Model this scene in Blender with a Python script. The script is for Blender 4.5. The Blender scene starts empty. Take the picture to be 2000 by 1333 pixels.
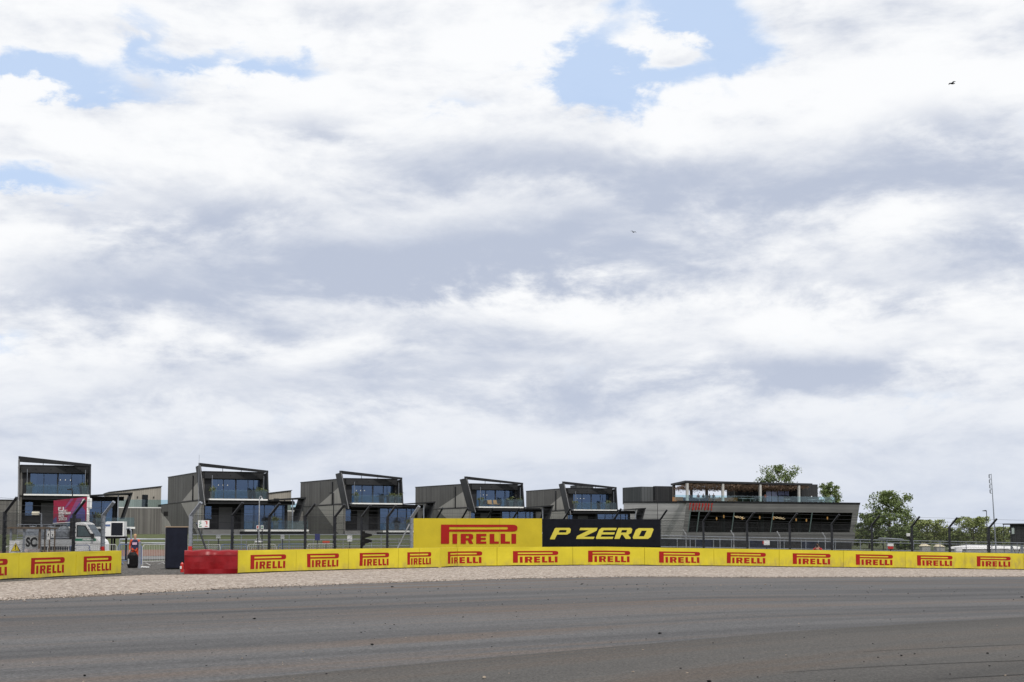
import bpy, bmesh, math, random
from mathutils import Vector, Matrix
from mathutils.geometry import tessellate_polygon
from mathutils import noise as mnoise
random.seed(7)
R = math.radians
scene = bpy.context.scene
C = scene.collection

# ------------------------------------------------------------------ camera
CAM_H = 1.75
PITCH = R(4.0)
LENS = 46.0
F = 2000 * LENS / 36.0          # focal length in photo pixels
cam_d = bpy.data.cameras.new('camera')
cam = bpy.data.objects.new('camera', cam_d)
C.objects.link(cam)
cam.location = (0, 0, CAM_H)
cam.rotation_euler = (R(90) + PITCH, 0, 0)
cam_d.lens = LENS
cam_d.sensor_width = 36
cam_d.shift_y = (373.5 - F * math.tan(PITCH)) / 2000
cam_d.clip_start = 0.1
cam_d.clip_end = 12000
scene.camera = cam
scene.render.resolution_x = 1024
scene.render.resolution_y = 682

# ------------------------------------------------------------------ light
SUN_EL = R(54)
SUN_H = Vector((0.38, -0.925)).normalized()      # towards the sun, on the ground
sun_d = bpy.data.lights.new('sun', 'SUN')
sun_d.energy = 2.4
sun_d.angle = R(1.2)
sun_d.color = (1.0, 0.95, 0.88)
sun = bpy.data.objects.new('sun', sun_d)
C.objects.link(sun)
sdir = Vector((SUN_H.x * math.cos(SUN_EL), SUN_H.y * math.cos(SUN_EL), math.sin(SUN_EL)))
sun.rotation_euler = sdir.to_track_quat('Z', 'Y').to_euler()
sun.location = (30, -30, 60)

vs = scene.view_settings
vs.view_transform = 'Standard'
vs.look = 'None'
vs.exposure = 0.0
vs.gamma = 1.0
vs.use_curve_mapping = False


def pix_dir(px, py):
    yc = (666.5 - py) / F + cam_d.shift_y * 2000 / F
    xc = (px - 1000) / F
    d = Vector((xc, math.cos(PITCH) - yc * math.sin(PITCH), math.sin(PITCH) + yc * math.cos(PITCH)))
    return d.normalized()


# ------------------------------------------------------------------ sky
def build_world():
    w = bpy.data.worlds.new('World')
    scene.world = w
    w.use_nodes = True
    nt = w.node_tree
    N, L = nt.nodes, nt.links
    N.clear()
    out = N.new('ShaderNodeOutputWorld')
    bg = N.new('ShaderNodeBackground')
    bg.inputs['Strength'].default_value = 0.10
    L.new(bg.outputs[0], out.inputs[0])
    sky = N.new('ShaderNodeTexSky')
    sky.sky_type = 'NISHITA'
    sky.sun_disc = False
    sky.sun_elevation = SUN_EL
    sky.sun_rotation = math.atan2(SUN_H.x, SUN_H.y)
    sky.air_density = 1.0
    sky.dust_density = 1.0
    tc = N.new('ShaderNodeTexCoord')
    sep = N.new('ShaderNodeSeparateXYZ')
    L.new(tc.outputs['Generated'], sep.inputs[0])

    def math_(op, a, b=None, c=None, clamp=False):
        n = N.new('ShaderNodeMath')
        n.operation = op
        n.use_clamp = clamp
        for i, v in enumerate((a, b, c)):
            if v is None:
                continue
            if isinstance(v, (int, float)):
                n.inputs[i].default_value = v
            else:
                L.new(v, n.inputs[i])
        return n.outputs[0]

    def smooth(v, a, b):
        n = N.new('ShaderNodeMapRange')
        n.interpolation_type = 'SMOOTHSTEP'
        L.new(v, n.inputs[0])
        n.inputs[1].default_value = a
        n.inputs[2].default_value = b
        return n.outputs[0]

    z = math_('MAXIMUM', sep.outputs[2], 0.0)
    inv = math_('DIVIDE', 1.0, math_('ADD', z, 0.16))
    # cloud layer seen in perspective: direction projected on a plane overhead
    comb = N.new('ShaderNodeCombineXYZ')
    L.new(math_('MULTIPLY', sep.outputs[0], inv), comb.inputs[0])
    L.new(math_('MULTIPLY', sep.outputs[1], inv), comb.inputs[1])
    comb.inputs[2].default_value = 3.7

    def noise(scale, detail, rough, dist, off=(0, 0, 0), flat=None):
        m = N.new('ShaderNodeMapping')
        m.inputs['Location'].default_value = off
        if flat:
            m.inputs['Scale'].default_value = (1, 1, flat)
            L.new(tc.outputs['Generated'], m.inputs[0])
        else:
            L.new(comb.outputs[0], m.inputs[0])
        n = N.new('ShaderNodeTexNoise')
        n.inputs['Scale'].default_value = scale
        n.inputs['Detail'].default_value = detail
        n.inputs['Roughness'].default_value = rough
        n.inputs['Distortion'].default_value = dist
        L.new(m.outputs[0], n.inputs['Vector'])
        return n.outputs['Fac']

    n_mid = noise(7.5, 8, 0.60, 0.25, (5.3, 1.9, 0), 2.6)
    n_up = noise(7.5, 8, 0.60, 0.25, (5.3, 1.9, 0.055), 2.6)       # the same field a little higher up
    n_fine = noise(30.0, 6, 0.62, 0.3, (0.3, 7.7, 0), 1.7)
    n_lit = noise(1.9, 5, 0.52, 0.2, (9.2, 3.1, 0))
    # warped sky coordinates for the large cloud shapes
    wx = math_('ADD', sep.outputs[0], math_('ADD', math_('MULTIPLY', math_('SUBTRACT', n_mid, 0.5), 0.16),
                                            math_('MULTIPLY', math_('SUBTRACT', n_fine, 0.5), 0.035)))
    wz = math_('ADD', sep.outputs[2], math_('ADD', math_('MULTIPLY', math_('SUBTRACT', n_up, 0.5), 0.075),
                                            math_('MULTIPLY', math_('SUBTRACT', n_fine, 0.5), 0.03)))

    def blob(px, py, rx, ry):
        d = pix_dir(px, py)
        a = math_('DIVIDE', math_('SUBTRACT', wx, d.x), rx / F)
        b = math_('DIVIDE', math_('SUBTRACT', wz, d.z), ry / F)
        q = math_('ADD', math_('MULTIPLY', a, a), math_('MULTIPLY', b, b))
        return math_('POWER', 2.718, math_('MULTIPLY', q, -1.0))

    def total(lst):
        t = None
        for (px, py, rx, ry, s) in lst:
            b = math_('MULTIPLY', blob(px, py, rx, ry), s)
            t = b if t is None else math_('ADD', t, b)
        return t

    gaps = total([(1160, 120, 80, 80, 1.0), (1400, 60, 90, 60, 1.05), (1300, 10, 130, 45, 0.9),
                  (1270, 160, 110, 40, 1.15), (1420, 105, 70, 45, 0.8), (110, 150, 170, 30, 1.35), (20, 160, 70, 22, 0.7), (290, 75, 40, 50, 0.8),
                  (530, 145, 85, 28, 1.1), (380, 125, 60, 22, 0.8), (60, 345, 130, 28, 1.05),
                  (10, 665, 60, 30, 0.6), (1760, 775, 160, 22, 0.40), (930, 180, 80, 22, 0.35),
                  (1250, 100, 60, 40, -0.75)])
    shade = total([(1050, 330, 330, 60, 0.55), (1500, 360, 500, 70, 0.75), (1100, 490, 330, 60, 0.95),
                   (700, 520, 420, 70, 0.85), (420, 430, 220, 40, 0.6), (250, 580, 260, 50, 0.7),
                   (1900, 230, 150, 45, 0.7), (1960, 450, 90, 60, 0.6), (1700, 570, 300, 50, 0.5),
                   (620, 245, 110, 26, 0.45), (560, 660, 500, 45, 0.45), (1500, 720, 500, 45, 0.65),
                   (700, 780, 600, 40, 0.45), (640, 40, 160, 40, 0.25), (900, 730, 300, 30, 0.25),
                   (1500, 625, 330, 45, -0.45), (1100, 590, 300, 30, -0.45), (150, 470, 200, 60, -0.2),
                   (1350, 240, 300, 50, -0.3), (80, 720, 120, 40, -0.25)])

    # coverage of blue gaps
    g = math_('ADD', math_('MULTIPLY', gaps, 1.05), math_('MULTIPLY', math_('SUBTRACT', n_mid, 0.5), 1.5))
    g = math_('ADD', g, math_('MULTIPLY', math_('SUBTRACT', n_fine, 0.5), 1.0))
    gap = math_('MULTIPLY', smooth(g, 0.22, 1.05), 0.92)
    # grey of the cloud bases
    s = math_('ADD', shade, math_('MULTIPLY', math_('SUBTRACT', n_lit, 0.47), 1.1))
    s = math_('ADD', s, math_('MULTIPLY', math_('SUBTRACT', n_mid, 0.5), 1.25))
    s = math_('ADD', s, math_('MULTIPLY', math_('SUBTRACT', n_up, n_mid), 3.0))
    s = math_('ADD', s, math_('MULTIPLY', smooth(sep.outputs[2], 0.30, 0.10), 0.16))
    s = math_('ADD', s, math_('MULTIPLY', math_('SUBTRACT', n_fine, 0.5), 0.42))
    sh = smooth(s, -0.22, 1.2)
    # thick veil near the horizon
    hz = smooth(sep.outputs[2], 0.16, 0.0)

    def mix(f, a, b):
        n = N.new('ShaderNodeMix')
        n.data_type = 'RGBA'
        if isinstance(f, (int, float)):
            n.inputs[0].default_value = f
        else:
            L.new(f, n.inputs[0])
        for i, v in ((6, a), (7, b)):
            if isinstance(v, tuple):
                n.inputs[i].default_value = (*v, 1)
            else:
                L.new(v, n.inputs[i])
        return n.outputs[2]

    cloud = mix(sh, (9.75, 9.85, 10.0), (5.05, 5.6, 6.85))
    cloud = mix(math_('MULTIPLY', hz, 0.72), cloud, (6.1, 6.7, 7.9))
    # clear sky behind thin high haze
    blue = mix(0.84, sky.outputs[0], (5.7, 7.3, 10.0))
    col = mix(gap, cloud, blue)
    L.new(col, bg.inputs['Color'])


build_world()

# ------------------------------------------------------------------ materials
MATS = {}


def nodes_of(name):
    m = bpy.data.materials.new(name)
    m.use_nodes = True
    nt = m.node_tree
    return m, nt, nt.nodes['Principled BSDF']


def ramp(nt, fac, stops):
    n = nt.nodes.new('ShaderNodeValToRGB')
    el = n.color_ramp.elements
    while len(el) < len(stops):
        el.new(0.5)
    for e, (p, c) in zip(el, stops):
        e.position = p
        e.color = (*c, 1)
    nt.links.new(fac, n.inputs[0])
    return n.outputs[0]


def tex(nt, kind, scale, detail=4, rough=0.55, mapping=None, dist=0.0):
    tc = nt.nodes.new('ShaderNodeTexCoord')
    mp = nt.nodes.new('ShaderNodeMapping')
    nt.links.new(tc.outputs['Object'], mp.inputs[0])
    if mapping:
        mp.inputs['Scale'].default_value = mapping.get('scale', (1, 1, 1))
        mp.inputs['Rotation'].default_value = mapping.get('rot', (0, 0, 0))
        mp.inputs['Location'].default_value = mapping.get('loc', (0, 0, 0))
    n = nt.nodes.new('ShaderNodeTexNoise' if kind == 'noise' else 'ShaderNodeTexVoronoi')
    n.inputs['Scale'].default_value = scale
    if kind == 'noise':
        n.inputs['Detail'].default_value = detail
        n.inputs['Roughness'].default_value = rough
        n.inputs['Distortion'].default_value = dist
    nt.links.new(mp.outputs[0], n.inputs['Vector'])
    return n


def mixc(nt, f, a, b, mode='MIX'):
    n = nt.nodes.new('ShaderNodeMix')
    n.data_type = 'RGBA'
    n.blend_type = mode
    if isinstance(f, (int, float)):
        n.inputs[0].default_value = f
    else:
        nt.links.new(f, n.inputs[0])
    for i, v in ((6, a), (7, b)):
        if isinstance(v, tuple):
            n.inputs[i].default_value = (*v, 1)
        else:
            nt.links.new(v, n.inputs[i])
    return n.outputs[2]


def bump(nt, bs, h, strength, dist=0.02):
    b = nt.nodes.new('ShaderNodeBump')
    b.inputs['Strength'].default_value = strength
    b.inputs['Distance'].default_value = dist
    nt.links.new(h, b.inputs['Height'])
    nt.links.new(b.outputs[0], bs.inputs['Normal'])


def mat(name, col, rough=0.6, metal=0.0, var=0.15, scale=3.0, spec=0.5, stretch=(1, 1, 1), bumps=0.0):
    """plain surface with uneven tone"""
    if name in MATS:
        return MATS[name]
    if max(col) < 0.09 and spec == 0.5:
        spec = 0.12
    m, nt, bs = nodes_of(name)
    n = tex(nt, 'noise', scale, 6, 0.6, {'scale': stretch})
    lo = tuple(c * (1 - var) for c in col)
    hi = tuple(min(1, c * (1 + var)) for c in col)
    nt.links.new(ramp(nt, n.outputs['Fac'], [(0.3, lo), (0.7, hi)]), bs.inputs['Base Color'])
    bs.inputs['Roughness'].default_value = rough
    bs.inputs['Metallic'].default_value = metal
    bs.inputs['Specular IOR Level'].default_value = spec
    if bumps:
        bump(nt, bs, n.outputs['Fac'], bumps)
    MATS[name] = m
    return m


def cladding(name, lo, hi, axis, board=0.16, groove=0.35):
    """narrow timber boards: tone per board, dark grooves; axis = direction across the boards (local)"""
    m, nt, bs = nodes_of(name)
    tc = nt.nodes.new('ShaderNodeTexCoord')
    sp = nt.nodes.new('ShaderNodeSeparateXYZ')
    nt.links.new(tc.outputs['Object'], sp.inputs[0])

    def M(op, a, b):
        n = nt.nodes.new('ShaderNodeMath')
        n.operation = op
        for i, v in enumerate((a, b)):
            if isinstance(v, (int, float)):
                n.inputs[i].default_value = v
            else:
                nt.links.new(v, n.inputs[i])
        return n.outputs[0]
    if axis == 'z':
        co = sp.outputs[2]
    else:
        co = M('ADD', sp.outputs[0], sp.outputs[1])
    k = M('DIVIDE', co, board)
    fl = M('FLOOR', k, 0)
    fr = M('SUBTRACT', k, fl)
    wn = nt.nodes.new('ShaderNodeTexWhiteNoise')
    wn.noise_dimensions = '1D'
    nt.links.new(fl, wn.inputs['W'])
    st = (0.25, 0.25, 6) if axis == 'z' else (6, 6, 0.15)
    n = tex(nt, 'noise', 1.5, 6, 0.65, {'scale': st})
    big = tex(nt, 'noise', 0.35, 3, 0.5)
    f = M('ADD', M('MULTIPLY', wn.outputs[0], 0.4), M('ADD', M('MULTIPLY', n.outputs[0], 0.5), M('MULTIPLY', big.outputs[0], 0.35)))
    col = ramp(nt, f, [(0.25, lo), (1.0, hi)])
    gr = M('LESS_THAN', fr, 0.12)
    col = mixc(nt, M('MULTIPLY', gr, groove), col, tuple(c * 0.25 for c in lo))
    nt.links.new(col, bs.inputs['Base Color'])
    bs.inputs['Roughness'].default_value = 0.8
    bs.inputs['Specular IOR Level'].default_value = 0.15
    bump(nt, bs, M('SUBTRACT', 1, gr), 0.5, 0.015)
    MATS[name] = m
    return m


def glass(name, tint, ior=1.5, rough=0.02, refl=(1, 1, 1)):
    m, nt, bs = nodes_of(name)
    nt.nodes.remove(bs)
    out = nt.nodes['Material Output']
    tr = nt.nodes.new('ShaderNodeBsdfTransparent')
    tr.inputs[0].default_value = (*tint, 1)
    gl = nt.nodes.new('ShaderNodeBsdfGlossy')
    gl.inputs['Roughness'].default_value = rough
    gl.inputs[0].default_value = (*refl, 1)
    fr = nt.nodes.new('ShaderNodeFresnel')
    fr.inputs[0].default_value = ior
    mx = nt.nodes.new('ShaderNodeMixShader')
    nt.links.new(fr.outputs[0], mx.inputs[0])
    nt.links.new(tr.outputs[0], mx.inputs[1])
    nt.links.new(gl.outputs[0], mx.inputs[2])
    nt.links.new(mx.outputs[0], out.inputs[0])
    MATS[name] = m
    return m


def emit(name, col, s):
    m, nt, bs = nodes_of(name)
    bs.inputs['Base Color'].default_value = (*col, 1)
    bs.inputs['Emission Color'].default_value = (*col, 1)
    bs.inputs['Emission Strength'].default_value = s
    MATS[name] = m
    return m


def banner_mat(name, col, stain=0.75):
    m, nt, bs = nodes_of(name)
    n = tex(nt, 'noise', 0.9, 5, 0.6)
    base = ramp(nt, n.outputs['Fac'], [(0.3, tuple(c * 0.86 for c in col)), (0.7, tuple(c * 1.04 for c in col))])
    tc = nt.nodes.new('ShaderNodeTexCoord')
    sp = nt.nodes.new('ShaderNodeSeparateXYZ')
    nt.links.new(tc.outputs['Object'], sp.inputs[0])
    mr = nt.nodes.new('ShaderNodeMapRange')
    nt.links.new(sp.outputs[2], mr.inputs[0])
    mr.inputs[1].default_value = 0.42
    mr.inputs[2].default_value = 0.0
    d = tex(nt, 'noise', 3.0, 6, 0.7, {'scale': (1, 1, 0.4)})
    r2 = ramp(nt, d.outputs['Fac'], [(0.42, (0, 0, 0)), (0.68, (1, 1, 1))])
    mm = nt.nodes.new('ShaderNodeMath')
    mm.operation = 'MULTIPLY'
    nt.links.new(mr.outputs[0], mm.inputs[0])
    nt.links.new(r2, mm.inputs[1])
    m3 = nt.nodes.new('ShaderNodeMath')
    m3.operation = 'MULTIPLY'
    nt.links.new(mm.outputs[0], m3.inputs[0])
    m3.inputs[1].default_value = stain
    nt.links.new(mixc(nt, m3.outputs[0], base, (0.30, 0.22, 0.09)), bs.inputs['Base Color'])
    bs.inputs['Roughness'].default_value = 0.5
    bs.inputs['Specular IOR Level'].default_value = 0.25
    w = tex(nt, 'noise', 1.6, 4, 0.5, {'scale': (1, 1, 0.5)})
    bump(nt, bs, w.outputs['Fac'], 0.55, 0.06)
    MATS[name] = m
    return m


YEL = banner_mat('yellow_vinyl', (0.62, 0.515, 0.030))
YEL2 = banner_mat('yellow_mesh_banner', (0.53, 0.42, 0.022), 0.0)
BLK = mat('black_vinyl', (0.006, 0.007, 0.011), 0.45, var=0.3)
LOGO = mat('red_print', (0.31, 0.010, 0.008), 0.5, var=0.08, scale=1.2, spec=0.2)
PZ = mat('yellow_print', (0.56, 0.48, 0.05), 0.45, var=0.06)
REDV = mat('red_tarpaulin', (0.22, 0.004, 0.008), 0.38, var=0.2, spec=0.3, scale=2.2, bumps=0.6)
STEEL = mat('galvanised_steel', (0.25, 0.27, 0.31), 0.5, 0.35, var=0.2, scale=9)
DSTEEL = mat('weathered_dark_steel', (0.028, 0.030, 0.036), 0.5, 0.2, var=0.35, scale=6)
WIRE = mat('fence_wire', (0.045, 0.047, 0.052), 0.6, 0.0, var=0.2)
PALEW = mat('pale_wire', (0.42, 0.43, 0.45), 0.45, 0.4, var=0.2)
WPIPE = mat('worn_white_pipe', (0.48, 0.48, 0.48), 0.5, var=0.15)
WHITE = mat('white_paint', (0.76, 0.76, 0.76), 0.4, var=0.06)
BLUEM = mat('blue_painted_steel', (0.09, 0.14, 0.30), 0.5, var=0.25)
CHAR = mat('charcoal_metal', (0.026, 0.027, 0.030), 0.45, 0.0, var=0.25, scale=1.5)
CHAR2 = mat('charcoal_fin_panel', (0.034, 0.035, 0.038), 0.5, 0.0, var=0.2, scale=1.1)
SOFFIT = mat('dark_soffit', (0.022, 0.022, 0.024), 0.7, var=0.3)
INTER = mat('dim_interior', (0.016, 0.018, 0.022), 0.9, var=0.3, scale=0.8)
CURT = mat('pale_curtain', (0.60, 0.64, 0.68), 0.9, var=0.2, scale=5, stretch=(6, 6, 0.2))
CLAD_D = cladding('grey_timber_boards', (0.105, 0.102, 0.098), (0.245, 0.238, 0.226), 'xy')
CLAD_L = cladding('pale_boards', (0.36, 0.345, 0.32), (0.58, 0.555, 0.515), 'xy')
CLAD_B = cladding('sandy_timber_boards', (0.27, 0.25, 0.22), (0.42, 0.39, 0.34), 'xy', 0.3)
CLAD_H = cladding('lit_horizontal_boards', (0.24, 0.24, 0.24), (0.56, 0.555, 0.55), 'z', 0.20, 0.6)  # paler than the front boards: the side wall's stronger light put into the colour
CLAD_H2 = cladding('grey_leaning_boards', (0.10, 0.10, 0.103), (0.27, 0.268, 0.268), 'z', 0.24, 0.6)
BLACKCL = cladding('black_metal_cladding', (0.018, 0.019, 0.021), (0.045, 0.046, 0.048), 'xy', 0.45, 0.6)
GREYCL = cladding('slate_metal_cladding', (0.06, 0.065, 0.068), (0.11, 0.115, 0.12), 'xy', 0.6, 0.6)
WGLASS = glass('blue_window_glass', (0.50, 0.62, 0.76), 2.7, 0.02, (0.40, 0.57, 0.88))
DGLASS = glass('dark_window_glass', (0.34, 0.38, 0.40), 1.16)
BGLASS = glass('balustrade_glass', (0.76, 0.88, 0.90), 1.5)
LAVG = mat('milky_blue_glass', (0.42, 0.46, 0.72), 0.1, var=0.1)
CONC = mat('pale_concrete_column', (0.42, 0.41, 0.39), 0.8, var=0.15)
WOOD = mat('orange_timber', (0.42, 0.19, 0.06), 0.6, var=0.3, scale=4)
BROWN = mat('weathered_timber', (0.13, 0.09, 0.06), 0.8, var=0.4, scale=6)
TWIG = mat('dry_brushwood', (0.34, 0.23, 0.16), 0.9, var=0.5, scale=20)
NAVY = mat('navy_cabinet_paint', (0.013, 0.015, 0.026), 0.5, var=0.2)
BLACKP = mat('black_plastic', (0.010, 0.010, 0.011), 0.45, var=0.3)
RUBBER = mat('tyre_rubber', (0.015, 0.015, 0.016), 0.85, var=0.3)
REDP = mat('red_paint', (0.50, 0.02, 0.018), 0.4, var=0.1)
GREENP = mat('green_paint', (0.02, 0.20, 0.11), 0.4, var=0.1)
YELP = mat('warning_yellow', (0.80, 0.62, 0.02), 0.4, var=0.05)
GREYB = mat('grey_board', (0.38, 0.39, 0.40), 0.6, var=0.08)
ORANGE = mat('orange_overalls', (0.52, 0.060, 0.018), 0.8, var=0.2, scale=8)
REDCL = mat('red_cloth', (0.55, 0.025, 0.03), 0.8, var=0.2, scale=8)
DARKCL = mat('dark_cloth', (0.018, 0.019, 0.024), 0.85, var=0.3, scale=8)
VESTM = mat('navy_vest', (0.035, 0.035, 0.075), 0.8, var=0.3, scale=6)
PINKP = mat('pale_pink_print', (0.55, 0.36, 0.48), 0.7, var=0.2)
SKIN = mat('skin', (0.50, 0.29, 0.21), 0.6, var=0.08)
HAIR = mat('dark_hair', (0.03, 0.02, 0.015), 0.7, var=0.2)
FAIR = mat('sandy_hair', (0.42, 0.27, 0.14), 0.7, var=0.2)
BAGW = mat('grey_woven_bag', (0.17, 0.19, 0.22), 0.8, var=0.4, scale=5, bumps=0.6)
POT = mat('grey_planter', (0.13, 0.14, 0.145), 0.7, var=0.15)
LEAFP = mat('planter_leaves', (0.085, 0.10, 0.035), 0.6, var=0.5, scale=9)
LEAFA = mat('tree_leaves', (0.125, 0.168, 0.052), 0.6, var=0.45, scale=1.2)
LEAFB = mat('yellow_green_leaves', (0.19, 0.225, 0.068), 0.6, var=0.4, scale=1.2)
BARK = mat('bark', (0.10, 0.08, 0.06), 0.9, var=0.4, scale=5)
LAMP = emit('warm_lamp', (1.0, 0.50, 0.16), 0.8)
LED = emit('warm_led', (1.0, 0.72, 0.42), 2.2)


def ground_mat():
    m, nt, bs = nodes_of('grass_field')
    n = tex(nt, 'noise', 0.12, 6, 0.65)
    n2 = tex(nt, 'noise', 3.0, 6, 0.7)
    a = ramp(nt, n.outputs['Fac'], [(0.3, (0.040, 0.055, 0.014)), (0.55, (0.065, 0.082, 0.022)), (0.75, (0.10, 0.09, 0.042))])
    b = mixc(nt, 0.5, a, ramp(nt, n2.outputs['Fac'], [(0.3, (0.03, 0.045, 0.010)), (0.7, (0.10, 0.11, 0.036))]))
    nt.links.new(b, bs.inputs['Base Color'])
    bs.inputs['Roughness'].default_value = 0.9
    bump(nt, bs, n2.outputs['Fac'], 0.6, 0.1)
    return m


def gravel_mat(name, tones, vs1=16, contrast=1.0):
    m, nt, bs = nodes_of(name)
    v = tex(nt, 'voronoi', vs1)
    v2 = tex(nt, 'voronoi', vs1 * 0.45, mapping={'loc': (3, 1, 0)})
    bw = nt.nodes.new('ShaderNodeSeparateColor')
    nt.links.new(v.outputs['Color'], bw.inputs[0])
    bw2 = nt.nodes.new('ShaderNodeSeparateColor')
    nt.links.new(v2.outputs['Color'], bw2.inputs[0])
    c1 = ramp(nt, bw.outputs[0], [(0.0, tones[0]), (0.35, tones[1]), (0.7, tones[2]), (1.0, tones[3])])
    c2 = ramp(nt, bw2.outputs[1], [(0.0, tones[0]), (0.35, tones[1]), (0.7, tones[2]), (1.0, tones[3])])
    c = mixc(nt, 0.22, c1, c2)
    n = tex(nt, 'noise', 0.35, 5, 0.6)
    c = mixc(nt, 0.18, c, ramp(nt, n.outputs['Fac'], [(0.3, tones[1]), (0.7, tones[2])]))
    nt.links.new(c, bs.inputs['Base Color'])
    bs.inputs['Roughness'].default_value = 0.9
    bs.inputs['Specular IOR Level'].default_value = 0.2
    bump(nt, bs, v.outputs['Distance'], 1.0, 0.05)
    return m


def streak(nt, ang, sc, loc, detail, rough, dist):
    tc = nt.nodes.new('ShaderNodeTexCoord')
    m1 = nt.nodes.new('ShaderNodeMapping')
    m1.inputs['Rotation'].default_value = (0, 0, -ang)
    m2 = nt.nodes.new('ShaderNodeMapping')
    m2.inputs['Scale'].default_value = sc
    m2.inputs['Location'].default_value = loc
    nt.links.new(tc.outputs['Object'], m1.inputs[0])
    nt.links.new(m1.outputs[0], m2.inputs[0])
    n = nt.nodes.new('ShaderNodeTexNoise')
    n.inputs['Scale'].default_value = 1.0
    n.inputs['Detail'].default_value = detail
    n.inputs['Roughness'].default_value = rough
    n.inputs['Distortion'].default_value = dist
    nt.links.new(m2.outputs[0], n.inputs['Vector'])
    return n


def asphalt_mat(name, tones, dirt, grain_scale, ang, seed=0.0):
    m, nt, bs = nodes_of(name)
    st = streak(nt, ang, (0.013, 0.21, 1), (seed, seed, 0), 8, 0.66, 0.35)
    st2 = streak(nt, ang, (0.025, 0.55, 1), (4 + seed, 2, 0), 7, 0.66, 0.3)
    gr = tex(nt, 'noise', grain_scale, 3, 0.75)
    vo = tex(nt, 'voronoi', grain_scale * 1.2)
    big = tex(nt, 'noise', 0.08, 4, 0.55)
    base = ramp(nt, st.outputs['Fac'], [(0.34, tones[0]), (0.5, tones[1]), (0.66, tones[2])])
    base = mixc(nt, 0.45, base, ramp(nt, st2.outputs['Fac'], [(0.34, tones[0]), (0.66, tones[2])]))
    dm = ramp(nt, st2.outputs['Fac'], [(0.48, (0, 0, 0)), (0.62, (0.95, 0.95, 0.95))])
    dm2 = ramp(nt, big.outputs['Fac'], [(0.32, (0.25, 0.25, 0.25)), (0.58, (1, 1, 1))])
    d = mixc(nt, 1.0, dm, dm2, 'MULTIPLY')
    bw = nt.nodes.new('ShaderNodeRGBToBW')
    nt.links.new(d, bw.inputs[0])
    base = mixc(nt, bw.outputs[0], base, dirt)
    g = ramp(nt, gr.outputs['Fac'], [(0.30, (0.35, 0.35, 0.35)), (0.5, (0.98, 0.98, 0.98)), (0.70, (1.8, 1.77, 1.73))])
    base = mixc(nt, 0.75, base, g, 'MULTIPLY')
    nt.links.new(base, bs.inputs['Base Color'])
    bs.inputs['Roughness'].default_value = 0.85
    bs.inputs['Specular IOR Level'].default_value = 0.25
    bump(nt, bs, vo.outputs['Distance'], 0.6, 0.01)
    return m


TRK_ANG = math.atan2(14.5, 15.6)
GRASS = ground_mat()
GRAVEL = gravel_mat('tan_gravel', [(0.06, 0.047, 0.038), (0.28, 0.230, 0.192), (0.41, 0.345, 0.295), (0.76, 0.69, 0.62)], 13)
DIRT = gravel_mat('dark_stony_ground', [(0.025, 0.024, 0.023), (0.065, 0.062, 0.058), (0.11, 0.104, 0.098), (0.26, 0.24, 0.22)], 12)
SOIL = mat('red_brown_soil', (0.15, 0.075, 0.05), 0.95, var=0.4, scale=1.5)
ASPH = asphalt_mat('smooth_asphalt', [(0.038, 0.038, 0.041), (0.085, 0.084, 0.087), (0.148, 0.147, 0.150)], (0.108, 0.080, 0.063), 22, TRK_ANG * 0.80)
ASPH2 = asphalt_mat('coarse_asphalt', [(0.036, 0.034, 0.033), (0.063, 0.060, 0.057), (0.100, 0.095, 0.090)], (0.076, 0.060, 0.049), 26, TRK_ANG, 9.0)
ROADM = mat('service_road_asphalt', (0.13, 0.13, 0.13), 0.9, var=0.2, scale=0.7)


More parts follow.
